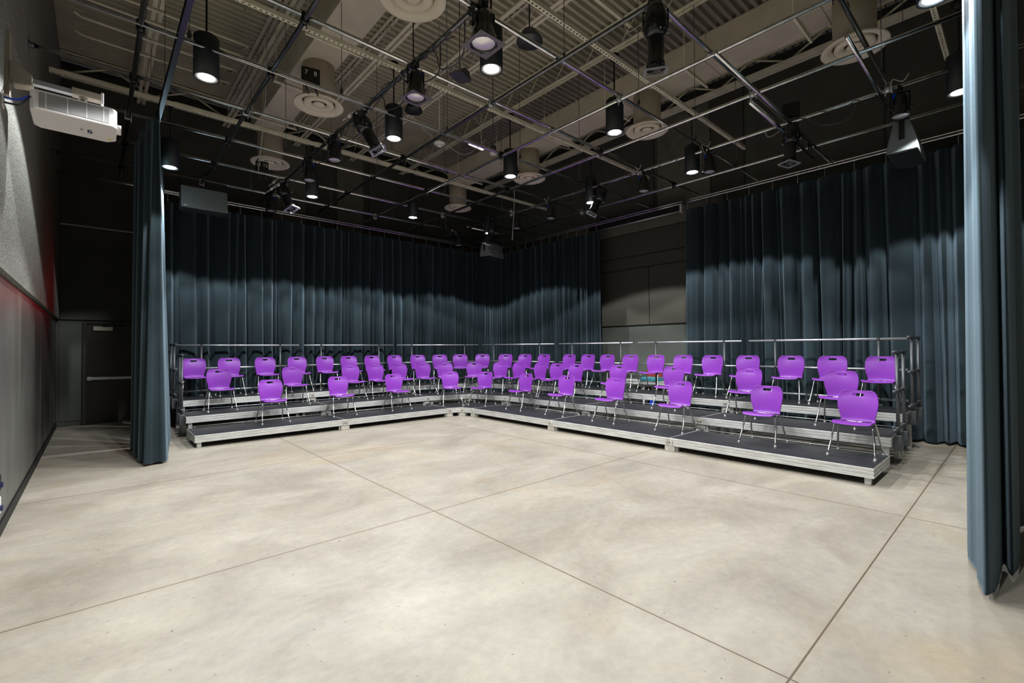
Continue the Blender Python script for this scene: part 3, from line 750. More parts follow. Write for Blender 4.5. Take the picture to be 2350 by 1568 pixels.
# ------------------------------------------------------------------ loudspeakers
def loudspeaker(x, y, z, rz, lb):
    t = thing('loudspeaker', lb, 'loudspeaker', (x, y, z), rz)
    # long axis X, grille faces down, trapezoid end profile
    L_ = 0.37
    pr = [(-0.165, 0.02), (0.165, 0.02), (0.165, 0.10), (0.085, 0.44), (-0.085, 0.44), (-0.165, 0.10)]
    bevel(MB().prism(pr, -L_, L_, 'x').obj('cabinet', M['speaker'], t), 0.012, 3)
    mb = MB(); rows = []
    for i in range(13):
        a = -1+2*i/12; rows.append([(a*(L_-0.01), b*0.155, 0.02 - 0.035*(1-b*b)*1.0 - 0.004) for b in [-1, -0.7, -0.35, 0, 0.35, 0.7, 1]])
    mb.grid(rows); mb.obj('grille', M['grille'], t)
    mb = MB()
    for s in (-1, 1):
        mb.box(s*(L_+0.006)-0.004, s*(L_+0.006)+0.004, -0.03, 0.03, 0.18, 0.60)
        mb.tube([(s*L_, 0, 0.22), (s*(L_+0.03), 0, 0.22)], 0.018, 10)
    mb.box(-L_-0.01, L_+0.01, -0.03, 0.03, 0.59, 0.60); mb.tube([(0, 0, 0.6), (0, 0, 0.78)], 0.02, 8)
    mb.obj('bracket', M['black'], t)
    mb = MB().box(-0.33, -0.29, -0.172, -0.165, 0.05, 0.065); mb.obj('badge', M['white'], t)
loudspeaker(1.52, 10.45, 4.22, 0.0, 'long dark loudspeaker hanging above left end of far curtain')
loudspeaker(8.50, 1.10, 4.22, PI*1.0, 'dark wedge loudspeaker pointing down above the right curtain')
tag(MB().tube([(7.7, 10.42, 5.0), (10.0, 10.42, 5.0)], 0.0245, 8).obj('spare_pipe', M['pipe']), 'short cross pipe carrying the corner loudspeaker', 'pipe')
loudspeaker(8.6, 10.42, 4.22, 0.25, 'dark loudspeaker hanging in the far corner')

# ------------------------------------------------------------------ projector
t = thing('projector', 'white ultra short throw projector on the left wall', 'projector', (-0.14, 5.42, 3.60))
W2 = 0.275
pr = [(-W2+0.04, 0.45), (-W2, 0.40), (-W2, 0.04), (-W2+0.03, 0.0), (W2-0.03, 0.0), (W2, 0.04), (W2, 0.38), (W2-0.06, 0.45)]
bevel(MB().prism(pr, 0.0, 0.165, 'z').obj('casing', M['offwhite'], t), 0.012, 3)
gm = bpy.data.materials.new('vent_grille'); gm.use_nodes = True
nt = gm.node_tree; b = nt.nodes['Principled BSDF']; b.inputs['Roughness'].default_value = 0.5
tc = nt.nodes.new('ShaderNodeTexCoord'); mp = nt.nodes.new('ShaderNodeMapping'); nt.links.new(tc.outputs['Object'], mp.inputs[0]); mp.inputs['Rotation'].default_value = (PI/2, 0, 0)
br = nt.nodes.new('ShaderNodeTexBrick'); nt.links.new(mp.outputs[0], br.inputs[0]); br.inputs['Scale'].default_value = 40; br.inputs['Mortar Size'].default_value = 0.035
br.inputs['Color1'].default_value = (0.10, 0.10, 0.10, 1); br.inputs['Color2'].default_value = (0.10, 0.10, 0.10, 1); br.inputs['Mortar'].default_value = (0.62, 0.59, 0.58, 1)
nt.links.new(br.outputs[0], b.inputs['Base Color'])
MB().box(-W2+0.055, W2-0.055, -0.004, 0.004, 0.02, 0.145).obj('vent_grille', gm, t)
for xx in (-0.18, -0.05, 0.07, 0.18): MB().box(xx, xx+0.006, -0.007, -0.003, 0.018, 0.147).obj('grille_rib', M['offwhite'], t)
MB().tube([(W2-0.005, 0.3, 0.09), (W2+0.035, 0.3, 0.09)], 0.045, 18).obj('side_knob', M['offwhite'], t)
mb = MB(); mb.box(0.215, 0.24, 0.33, 0.355, -0.003, 0.0); mb.obj('warning_sticker', M['yellow'], t)
mb = MB(); mb.k = 0
for (a, c) in ((0.075, 0.22), (0.093, 0.25)): mb.box(a, a+0.015, c, c+0.045, -0.003, 0.0)
mb.k = 1
for (a, c) in ((0.093, 0.20), (0.075, 0.27)): mb.box(a, a+0.013, c, c+0.045, -0.0025, 0.0)
mb.obj('printed_label', [M['navy'], M['greyprint']], t)
mb = MB()
for (a, c, d, e) in ((0.028, 0.23, 0.030, 0.262), (0.028, 0.23, 0.045, 0.234), (0.034, 0.243, 0.036, 0.262), (0.043, 0.23, 0.045, 0.262), (0.038, 0.25, 0.045, 0.254)): mb.box(a, d, c, e, -0.0025, 0)
mb.obj('printed_mark', M['navy'], t)
mb = MB(); mb.tube([(-0.02, 0.1, 0.17), (0.14, 0.24, 0.19)], 0.008, 6); mb.tube([(-0.18, 0.08, 0.17), (0.0, 0.22, 0.19)], 0.008, 6); mb.tube([(0.14, 0.24, 0.17), (0.14, 0.24, 0.22)], 0.012, 8)
mb.tube([(0.03, 0.24, 0.165), (0.05, 0.25, 0.30)], 0.03, 12)
mb.obj('mount_bracket', M['chrome'], t)
# wall arm
t = thing('wall_mount', 'beige telescoping wall arm that carries the projector', 'wall mount', (XL+0.05, 5.68, 3.86))
mb = MB().box(0, 0.025, -0.05, 0.05, -0.12, 0.42); mb.obj('wall_plate', M['beige'], t)
mb = MB(); xf = Matrix.Identity(4)
mb.prism([(0.02, 0.17), (0.06, 0.17), (0.16, 0.09), (0.16, 0.0), (0.05, -0.02), (0.02, 0.02)], -0.06, 0.06, 'y'); bevel(mb.obj('arm_hood', M['beige'], t), 0.01, 3)
mb = MB().box(0.10, 0.58, -0.03, 0.03, 0.035, 0.075); mb.obj('arm_rail', M['rail_bright'], t)
mb = MB().box(0.40, 0.60, -0.045, 0.045, 0.03, 0.095); bevel(mb.obj('arm_carriage', M['beige'], t), 0.008)
mb = MB().box(0.595, 0.615, -0.05, 0.05, 0.0, 0.11); bevel(mb.obj('end_cap', M['offwhite'], t), 0.008)
t = thing('wall_outlet', 'white outlet plate on left wall behind the projector', 'outlet', (XL+0.05, 5.5, 3.64))
MB().box(0, 0.008, -0.05, 0.05, -0.06, 0.06).obj('face_plate', M['white'], t)
for i, (m_, z) in enumerate((('blue', 0.02), ('cable_black', -0.02))):
    tag(MB().tube(smooth_path([(XL+0.06, 5.5, 3.64+z), (-0.50, 5.47, 3.63+z), (-0.46, 5.45, 3.64+z), (-0.41, 5.44, 3.70)], 4), 0.008, 6).obj('cable', M[m_]), ['blue network cable between wall outlet and projector', 'black power cable between wall outlet and projector'][i], 'cable')
# outlets low on left wall
for i, (z0, z1, m_) in enumerate(((0.40, 0.53, 'black'), (0.20, 0.34, 'white'))):
    t = thing('wall_outlet', ['dark outlet plate low on left wall at picture edge', 'white outlet plate low on left wall at picture edge'][i], 'outlet', (XL, 5.95, z0))
    MB().box(0, 0.012, -0.06, 0.06, 0, z1-z0).obj('face_plate', M[m_], t)
    mb = MB().box(0.012, 0.03, -0.02, 0.03, 0.03, 0.07); mb.obj('plug', M['navy'], t)

# ------------------------------------------------------------------ curtains
def along(path):
    P = [Vector((a, b)) for a, b in path]
    seg = [(P[i+1]-P[i]).length for i in range(len(P)-1)]; tot = sum(seg)
    def at(s):
        q = min(max(s, 0.0), tot-1e-6)
        for i, l in enumerate(seg):
            if q <= l or i == len(seg)-1:
                d = (P[i+1]-P[i]).normalized(); p = P[i]+d*q; dd = d.copy()
                if i < len(seg)-1 and l-q < 0.3:
                    d2 = (P[i+2]-P[i+1]).normalized(); k = (l-q)/0.6; dd = (d*(0.5+k)+d2*(0.5-k)).normalized()
                elif i > 0 and q < 0.3:
                    d0 = (P[i]-P[i-1]).normalized(); k = q/0.6; dd = (d*(0.5+k)+d0*(0.5-k)).normalized()
                return p, Vector((-dd.y, dd.x))
            q -= l
    return at, tot
def curtain(path, z0, z1, seed, amp=0.07, wl=0.30, side=-1):
    """flat fronted pleats with deep narrow valleys; side = which way along the normal the fronts bulge"""
    r = random.Random(seed)
    at, tot = along(path)
    knots = [0.0]
    while knots[-1] < tot: knots.append(min(tot+0.001, knots[-1] + wl*r.choice((0.35, 0.5, 0.7, 0.9, 1.1, 1.35, 1.6))*r.uniform(0.85, 1.15)))
    nf = len(knots)-1
    dep = [amp*r.uniform(0.7, 1.5) for _ in range(nf+1)]         # valley depth
    vw = [r.choice((0.024, 0.03, 0.036, 0.06)) for _ in range(nf+1)]
    lean = [0.0 if k in (0, nf) else r.uniform(-0.09, 0.09)*wl/0.3 for k in range(nf+1)]
    tilt = [r.uniform(-0.5, 0.5) for _ in range(nf)]
    und = [r.uniform(0.004, 0.016) for _ in range(nf)]; ph = [r.uniform(0, 6.28) for _ in range(nf)]; fq = [r.choice((1, 1.5, 2, 2.6)) for _ in range(nf)]
    zs = [0, 0.006, 0.03, 0.15, 0.35, 0.55, 0.75, 0.9, 1.0]
    rows = []; ns = 16
    for zi in zs:
        row = []
        kn = [min(tot, max(0, knots[k] + lean[k]*(zi-0.3))) for k in range(nf+1)]
        tight = 1.0 - 0.45*max(0, (zi-0.35))/0.65
        for f in range(nf):
            for m in range(ns):
                u = m/ns; t = 0.5-0.5*math.cos(PI*u)
                s_ = kn[f]*(1-t)+kn[f+1]*t
                w_ = kn[f+1]-kn[f]
                e0 = math.exp(-(t*w_/vw[f])**2); e1 = math.exp(-((1-t)*w_/vw[f+1])**2)
                bulge = (4*t*(1-t))**0.7*min(1, w_/0.3)*0.45*amp
                off = bulge - dep[f]*e0 - dep[f+1]*e1 + tilt[f]*amp*(t-0.5) + und[f]*math.sin(fq[f]*2*PI*t+ph[f]+0.8*zi)
                p, nn = at(s_)
                tg = Vector((nn.y, -nn.x))
                # edges of a pleat overhang the valley a little
                over = 0.018*(math.exp(-((t*w_-0.035)/0.02)**2) - math.exp(-(((1-t)*w_-0.035)/0.02)**2))
                pp = p + nn*(off*side*tight + 0.012*math.sin(2.3*s_+seed)*(1-zi)) - tg*over*(-1)
                zz = z0 + (z1-z0)*zi
                if zi == 0: zz = z0 + 0.012*math.sin(7*s_)
                row.append((pp.x, pp.y, zz))
        row.append((at(tot)[0].x, at(tot)[0].y, z0+(z1-z0)*zi))
        rows.append(row)
    return MB().grid(rows), at, tot
def drape(name, label, bottom, top, z0, z1, seed, k=7, rip=0.004):
    """a bunched drape whose plan outline changes from floor to track"""
    r = random.Random(seed)
    B = smooth_path([(a, b, 0) for a, b in bottom], k); T = smooth_path([(a, b, 0) for a, b in top], k)
    rows = []
    for zi in (0, 0.006, 0.025, 0.028, 0.12, 0.3, 0.5, 0.7, 0.85, 0.95, 1.0):
        row = []
        for i, (p, q) in enumerate(zip(B, T)):
            v = p.lerp(q, zi**0.9); a = B[min(i+1, len(B)-1)]-B[max(i-1, 0)]; n = Vector((-a.y, a.x, 0)).normalized() if a.length > 0 else Vector((1, 0, 0))
            v = v + n*rip*math.sin(i*1.9+seed+zi*2)*(1-0.3*zi)
            row.append((v.x, v.y, z0+(z1-z0)*zi + (0.006*math.sin(i*0.9) if zi == 0 else 0)))
        rows.append(row)
    t = thing(name, label, 'curtain')
    o = MB().grid(rows).obj('drape_cloth', M['curtain'], t)
    so = o.modifiers.new('thickness', 'SOLIDIFY'); so.thickness = 0.006
    return t
def curtain_thing(name, label, path, z0, z1, seed, hooks=0.45, **k):
    t = thing(name, label, 'curtain')
    mb, at, tot = curtain(path, z0, z1, seed, **k)
    o = mb.obj('drape_cloth', M['curtain'], t)
    so = o.modifiers.new('thickness', 'SOLIDIFY'); so.thickness = 0.006
    if hooks:
        s = 0.1
        hm = MB().tube([(0, 0, 0), (0, 0, 0.19)], 0.004, 5); hm.tube([(0, 0, 0), (0.012, 0, 0.015), (0, 0, 0.03)], 0.004, 5)
        me = hm.mesh('curtain_hook', M['rail_bright'])
        while s < tot:
            p, nn = at(s); h = bpy.data.objects.new('curtain_hook', me); COL.objects.link(h); h.parent = t; h.location = (p.x, p.y, z1); s += hooks
    return t
ZT = 4.76
curtain_thing('curtain', 'long dark teal velour curtain behind the left seating bank', [(1.02, 12.12), (9.02, 12.12)], 0.03, ZT, 11, amp=0.11, wl=0.24)
curtain_thing('curtain', 'dark velour curtain rounding the far corner, left of wall gap', [(9.06, 12.12), (9.5, 12.08), (9.88, 11.85), (10.07, 11.45), (10.1, 11.0), (10.1, 7.72)], 0.03, ZT, 5, amp=0.10, wl=0.17, hooks=0.35)
curtain_thing('curtain', 'wide dark velour curtain behind the right seating bank', [(10.1, 5.28), (10.1, 0.45)], 0.03, ZT, 23, amp=0.16, wl=0.23)
curtain_thing('curtain', 'dark curtain far beyond the right drape, mostly hidden', [(10.1, 0.4), (10.1, -1.9)], 0.03, ZT, 29, amp=0.08, wl=0.3, hooks=0)
drape('curtain', 'pleated dark curtain return beside the left guard rail', [(0.90, 9.9), (0.99, 10.1), (0.90, 10.25), (1.0, 10.5), (0.92, 10.7), (1.03, 11.0), (0.95, 11.3), (1.04, 11.6), (0.98, 12.05)],
      [(0.80, 9.9), (0.86, 10.1), (0.80, 10.25), (0.88, 10.5), (0.82, 10.7), (0.96, 11.0), (0.90, 11.3), (1.0, 11.6), (0.98, 12.05)], 0.03, ZT, 4)
drape('curtain', 'bunched dark side drape hanging at left near the exit door', [(0.43, 9.85), (0.50, 9.6), (0.41, 9.4), (0.52, 9.2), (0.42, 8.95), (0.53, 8.75), (0.45, 8.5), (0.54, 8.35), (0.50, 8.15), (0.62, 8.20), (0.75, 8.22), (0.80, 8.5), (0.74, 8.75), (0.86, 9.0), (0.80, 9.3), (0.92, 9.5), (0.88, 9.8)],
      [(0.45, 9.7), (0.50, 9.6), (0.45, 9.4), (0.52, 9.2), (0.47, 8.95), (0.55, 8.75), (0.52, 8.5), (0.58, 8.35), (0.60, 8.22), (0.63, 8.22), (0.66, 8.24), (0.68, 8.5), (0.66, 8.75), (0.72, 9.0), (0.70, 9.3), (0.76, 9.5), (0.76, 9.8)], 0.03, 4.92, 3)
drape('curtain', 'bunched dark drape in the right foreground, edge on to the camera', [(6.2, 0.40), (5.2, 0.345), (4.76, 0.315), (4.55, 0.262), (4.36, 0.246), (4.13, 0.195), (4.36, 0.152), (4.8, 0.14), (4.62, 0.092), (5.0, 0.06), (5.4, 0.12), (5.8, 0.08), (6.1, 0.02), (6.4, 0.06), (6.8, 0.02)],
      [(6.2, 0.34), (5.2, 0.30), (4.76, 0.275), (4.58, 0.235), (4.44, 0.22), (4.32, 0.185), (4.42, 0.15), (4.7, 0.12), (4.6, 0.08), (5.0, 0.05), (5.4, 0.08), (5.8, 0.06), (6.1, 0.02), (6.4, 0.05), (6.8, 0.02)], 0.04, 5.3, 17, rip=0.0015)

# tracks
def track(pts, z, lb):
    t = thing('curtain_track', lb, 'curtain track')
    P = smooth_path([(a, b, z) for a, b in pts], 5)
    mb = MB().tube(P, 0.018, 6); mb.obj('rail', M['pipe'], t)
    MB().tube([p + Vector((0, 0, 0.05)) for p in P], 0.014, 6).obj('pipe', M['pipe'], t)
track([(0.9, 12.05), (2, 12.12), (9.0, 12.12), (9.6, 12.05), (10.0, 11.7), (10.1, 11.0), (10.1, 9.5), (10.1, 5.3)], 4.93, 'black curtain track along the far curtain and round the corner')
track([(10.1, 5.25), (10.1, 4.0), (10.1, 2.0), (10.1, 0.0), (10.1, -2.2)], 4.93, 'black curtain track above the right curtain')
t = thing('curtain_track', 'flat grey track bar over the left side drape', 'curtain track')
mb = MB().box(0.62, 0.68, 1.2, 11.6, 4.955, 4.965); mb.box(0.645, 0.655, 1.2, 11.6, 4.90, 4.955); mb.box(0.625, 0.675, 1.2, 11.6, 4.89, 4.90); mb.obj('rail', M['pipe_dim'], t)
t = thing('curtain_track', 'track above the right foreground drape', 'curtain track')
MB().box(1.2, 7.5, 0.12, 0.16, 5.30, 5.36).obj('rail', M['black'], t)

# projection screen case above the gap
t = thing('screen_case', 'black roll-up screen case with bright lower edge above curtain gap', 'projection screen', (10.38, 6.85, 4.86))
MB().box(-0.08, 0.08, -1.4, 1.34, 0.0, 0.17).obj('case', M['black'], t)
MB().tube([(-0.05, -1.38, -0.025), (-0.05, 1.3, -0.025)], 0.022, 8).obj('bottom_bar', M['rail_bright'], t)
MB().box(-0.09, 0.03, -1.42, -1.38, -0.06, 0.14).obj('end_bracket', M['white'], t)
for yy in (-1.1, 1.1): MB().box(0.08, 0.32, yy-0.02, yy+0.02, 0.05, 0.09).obj('wall_bracket', M['black'], t)

# ------------------------------------------------------------------ seating risers
TX = [6.55, 7.57, 8.56]; TY = [9.08, 10.05, 10.98]; TZ = [0.207, 0.414, 0.62]; DEP = 0.92
BX = [1.2, 3.70, 6.2]; BY = [8.7, 6.2, 3.70, 1.18]
def riser(name, label, poly, z, front_edges, leg_pts, group):
    """poly: plan outline (counter clockwise), front_edges: indices of all rim edges"""
    t = thing('stage_riser', label, 'seating riser', (poly[0][0], poly[0][1], 0), 0, group)
    ox, oy = poly[0]
    pl = [(a-ox, b-oy) for a, b in poly]
    n = len(pl)
    cx = sum(p[0] for p in pl)/n; cy = sum(p[1] for p in pl)/n
    def inset(d):
        out = []
        for i in range(n):
            p0 = Vector(pl[i-1]); p1 = Vector(pl[i]); p2 = Vector(pl[(i+1) % n])
            e1 = (p1-p0).normalized(); e2 = (p2-p1).normalized()
            n1 = Vector((-e1.y, e1.x)); n2 = Vector((-e2.y, e2.x))
            b = (n1+n2).normalized(); c = b.dot(n1)
            out.append(tuple(p1+b*(d/max(c, 0.3))))
        return out
    MB().prism(inset(0.007), z-0.03, z+0.001, 'z').obj('deck_surface', M['deck'], t)
    # extruded aluminium rim, stepped profile
    mb = MB()
    profile = [(0.0, z-0.115), (0.0, z-0.083), (0.006, z-0.080), (0.006, z-0.070), (0.0, z-0.067), (0.0, z-0.044), (0.006, z-0.041), (0.006, z-0.032), (0.0, z-0.029), (0.0, z-0.002), (0.002, z+0.001), (0.007, z+0.001), (0.007, z-0.031), (0.022, z-0.031), (0.022, z-0.115)]
    loops = [[(q[0], q[1], zz) for q in inset(d)] for d, zz in profile]
    for a in range(len(loops)-1):
        o = len(mb.v)
        vs = loops[a] + loops[a+1]
        mb.add(vs, [(i, (i+1) % n, n+(i+1) % n, n+i) for i in range(n)])
    o = loops[-1] + loops[0]; mb.add(o, [(i, (i+1) % n, n+(i+1) % n, n+i) for i in range(n)])
    mb.obj('frame', M['alu'], t)
    for (lx, ly, wx, wy) in leg_pts:
        mb = MB(); a, b = lx-ox, ly-oy
        mb.box(a-wx/2, a+wx/2, b-wy/2, b+wy/2, 0.0, z-0.116)
        bevel(mb.obj('leg', M['alu'], t), 0.008)
    return t
def bracket(parent_xy, z, dirx, lb):
    pass
RIS = {}
rown = ['front', 'middle', 'back']
for k in range(3):
    z = TZ[k]
    # left bank decks run along X
    for i in range(2):
        x0, x1 = BX[i]+0.004, BX[i+1]-0.004; y0 = TY[k]; y1 = y0+DEP
        legs = [(x0+0.07, y0+0.09, 0.065, 0.065), (x1-0.07, y0+0.09, 0.065, 0.065), (x0+0.07, y1-0.09, 0.065, 0.065), (x1-0.07, y1-0.09, 0.065, 0.065)]
        RIS[('L', k, i)] = riser('r', 'long %s-row riser of the left bank, %s section' % (rown[k], ['outer left', 'inner, next to the corner'][i]), [(x0, y0), (x1, y0), (x1, y1), (x0, y1)], z, None, legs, 'seating riser decks')
    for i in range(3):
        y1, y0 = BY[i]-0.004, BY[i+1]+0.004; x0 = TX[k]; x1 = x0+DEP
        legs = [(x0+0.09, y0+0.07, 0.065, 0.065), (x0+0.09, y1-0.07, 0.065, 0.065), (x1-0.09, y0+0.07, 0.065, 0.065), (x1-0.09, y1-0.07, 0.065, 0.065)]
        RIS[('R', k, i)] = riser('r', 'long %s-row riser of the right bank, %s section' % (rown[k], ['innermost, next to the corner', 'middle', 'outer right'][i]), [(x0, y0), (x1, y0), (x1, y1), (x0, y1)], z, None, legs, 'seating riser decks')
    # two wedge decks round the corner
    CX, CY = 6.2, 8.7
    a1, b1 = TX[k]-CX, TY[k]-CY
    a2, b2 = a1+DEP, b1+DEP
    m1 = (CX+a1*0.765, CY+b1*0.765); m2 = (CX+a2*0.765, CY+b2*0.765)
    e = 0.004
    pA = [(CX+e, CY+b1), (m1[0]-e, m1[1]+e), (m2[0]-e, m2[1]+e), (CX+e, CY+b2)]
    pB = [(m1[0]+e, m1[1]-e), (CX+a1, CY+e), (CX+a2, CY+e), (m2[0]+e, m2[1]-e)]
    for w_, (pl, nm) in enumerate(((pA, 'left'), (pB, 'right'))):
        c = Vector((sum(p[0] for p in pl)/4, sum(p[1] for p in pl)/4)); legs = []
        for p in pl:
            v = Vector(p); v = v + (c-v).normalized()*0.13
            legs.append((v.x, v.y, 0.06, 0.06))
        RIS[('W', k, w_)] = riser('r', '%s-row wedge riser in the corner, %s half' % (rown[k], nm), pl, z, None, legs, 'seating riser decks')
# cast coupling brackets on the front edges at each joint: parts of the deck they sit on
def joint_bracket(t, x, y, z, rz, small=False):
    ox, oy, _ = t.location
    xf = Matrix.Translation((x-ox, y-oy, 0)) @ Matrix.Rotation(rz, 4, 'Z')
    mb = MB(); w_ = 0.08
    pts = [(-0.055, z-0.112), (-0.055, z-0.03), (-0.04, z-0.012), (0.04, z-0.012), (0.055, z-0.03), (0.055, z-0.112), (0.035, z-0.112), (0.035, z-0.06), (-0.035, z-0.06), (-0.035, z-0.112)]
    mb.prism([(-0.055, z-0.06), (-0.055, z-0.03), (-0.04, z-0.012), (0.04, z-0.012), (0.055, z-0.03), (0.055, z-0.06)], -0.012, 0.0, 'y', xf)
    for s in (-1, 1): mb.box(min(s*0.035, s*0.055), max(s*0.035, s*0.055), -0.012, 0.0, z-0.112, z-0.06, xf)
    for q in (-0.02, 0.0, 0.02): mb.box(q-0.003, q+0.003, -0.018, -0.012, z-0.055, z-0.018, xf)
    o = mb.obj('coupling_bracket', M['cast'], t)
    mb = MB(); mb.box(-0.085, 0.085, 0.01, 0.13, 0.0, z-0.117, xf) if z < 0.25 else mb.box(-0.075, 0.075, 0.03, 0.10, z-0.19, z-0.117, xf)
    bevel(mb.obj('foot_block', M['cast'], t), 0.012, 2)
for k in range(3):
    z = TZ[k]
    joint_bracket(RIS[('L', k, 0)], BX[1], TY[k], z, 0)
    joint_bracket(RIS[('L', k, 1)], BX[2], TY[k], z, 0)
    joint_bracket(RIS[('R', k, 0)], TX[k], BY[0], z, -PI/2)
    joint_bracket(RIS[('R', k, 1)], TX[k], BY[1], z, -PI/2)
    joint_bracket(RIS[('R', k, 2)], TX[k], BY[2], z, -PI/2)
    m1 = (6.2+(TX[k]-6.2)*0.765, 8.7+(TY[k]-8.7)*0.765)
    joint_bracket(RIS[('W', k, 1)], m1[0], m1[1], z, -PI/4)
# thin chair-stop rods at the back edge of front and middle decks
def stop_rail(t, p0, p1, z):
    ox, oy, _ = t.location
    a = Vector((p0[0]-ox, p0[1]-oy, z+0.03)); b = Vector((p1[0]-ox, p1[1]-oy, z+0.03))
    mb = MB().tube([a, b], 0.006, 6); L_ = (b-a).length; n = max(2, int(L_/0.8))
    for i in range(n+1):
        p = a.lerp(b, 0.03+0.94*i/n); mb.tube([p, p-Vector((0, 0, 0.03))], 0.006, 5)
    mb.obj('chair_stop_rod', M['rail_bright'], t)
for k in range(2):
    z = TZ[k]
    for i in range(2): stop_rail(RIS[('L', k, i)], (BX[i]+0.05, TY[k]+DEP-0.02), (BX[i+1]-0.05, TY[k]+DEP-0.02), z)
    for i in range(3): stop_rail(RIS[('R', k, i)], (TX[k]+DEP-0.02, BY[i]-0.05), (TX[k]+DEP-0.02, BY[i+1]+0.05), z)

# ------------------------------------------------------------------ guard rails
def guard(p0, p1, zb, ht, offs, label, heights=(1.0, 0.545, 0.10), end_caps=False, mat_='rail_bright', out=1):
    t = thing('guard_rail', label, 'guard rail', (p0[0], p0[1], zb), 0, 'guard rails round the risers')
    d = Vector((p1[0]-p0[0], p1[1]-p0[1], 0)); L_ = d.length; d.normalize(); n = Vector((-d.y, d.x, 0))
    nm = ['top_rail', 'middle_rail', 'bottom_rail']
    for i, h in enumerate(heights):
        a = d*0.03; b = d*(L_-0.03)
        MB().tube([a+Vector((0, 0, ht*h)), b+Vector((0, 0, ht*h))], 0.0205, 10).obj(nm[i], M[mat_], t)
    for s in offs:
        p = d*s
        mb = MB().tube([p+Vector((0, 0, -0.06)), p+Vector((0, 0, ht+0.015))], 0.021, 10)
        mb.lathe([(0.028, -0.02), (0.03, 0.0), (0.028, 0.02)], 10, Matrix.Translation(p+Vector((0, 0, ht))))
        for h in heights[1:]: mb.lathe([(0.022, -0.025), (0.03, -0.02), (0.03, 0.02), (0.022, 0.025)], 10, Matrix.Translation(p+Vector((0, 0, ht*h))))
        po = mb.obj('post', M['rail'], t)
        mb = MB(); mb.box(p.x-0.045, p.x+0.045, p.y-0.045, p.y+0.045, -0.17, 0.03)
        bevel(mb.obj('post_clamp', M['rail'], t), 0.008)
    return t
ZB = 0.62; HT = 1.09
yb = TY[2]+DEP+0.045; xb = TX[2]+DEP+0.045
guard((BX[0], yb), (BX[1]+0.04, yb), ZB, HT, (0.5, 2.08), 'guard rail behind the outer part of left bank')
guard((BX[1]+0.1, yb), (BX[2]+0.05, yb), ZB, HT, (0.44, 2.0), 'guard rail behind the inner part of left bank')
mm = (6.2+(xb-6.2)*0.765, 8.7+(yb-8.7)*0.765)
guard((6.30, yb-0.02), (mm[0]-0.03, mm[1]+0.02), ZB, HT, (0.45, 2.05), 'guard rail behind left half of the corner')
guard((mm[0]+0.02, mm[1]-0.03), (xb-0.02, 8.78), ZB, HT, (0.45, 2.0), 'guard rail behind right half of the corner')
for i in range(3):
    guard((xb, BY[i]-0.02), (xb, BY[i+1]+0.06), ZB, HT, (0.5, 2.05), ['guard rail behind right bank, crossing the wall gap', 'guard rail behind the middle of right bank', 'guard rail behind the outer right end of right bank'][i])
# end rails
guard((7.45, 1.135), (8.40, 1.135), TZ[1], 1.10, (0.27, 0.72), 'short end guard rail on middle riser, right side', mat_='rail')
guard((8.55, 1.13), (9.45, 1.13), TZ[2], 1.10, (0.28, 0.88), 'short end guard rail on back riser, right side', mat_='rail')
guard((1.16, TY[1]+0.08), (1.16, TY[1]+0.85), TZ[1], 1.10, (0.1, 0.4), 'short end guard rail on middle riser, left side', mat_='rail')
guard((1.16, TY[2]+0.05), (1.16, TY[2]+0.92), TZ[2], 1.10, (0.3, 0.85), 'short end guard rail on back riser, left side', mat_='rail')

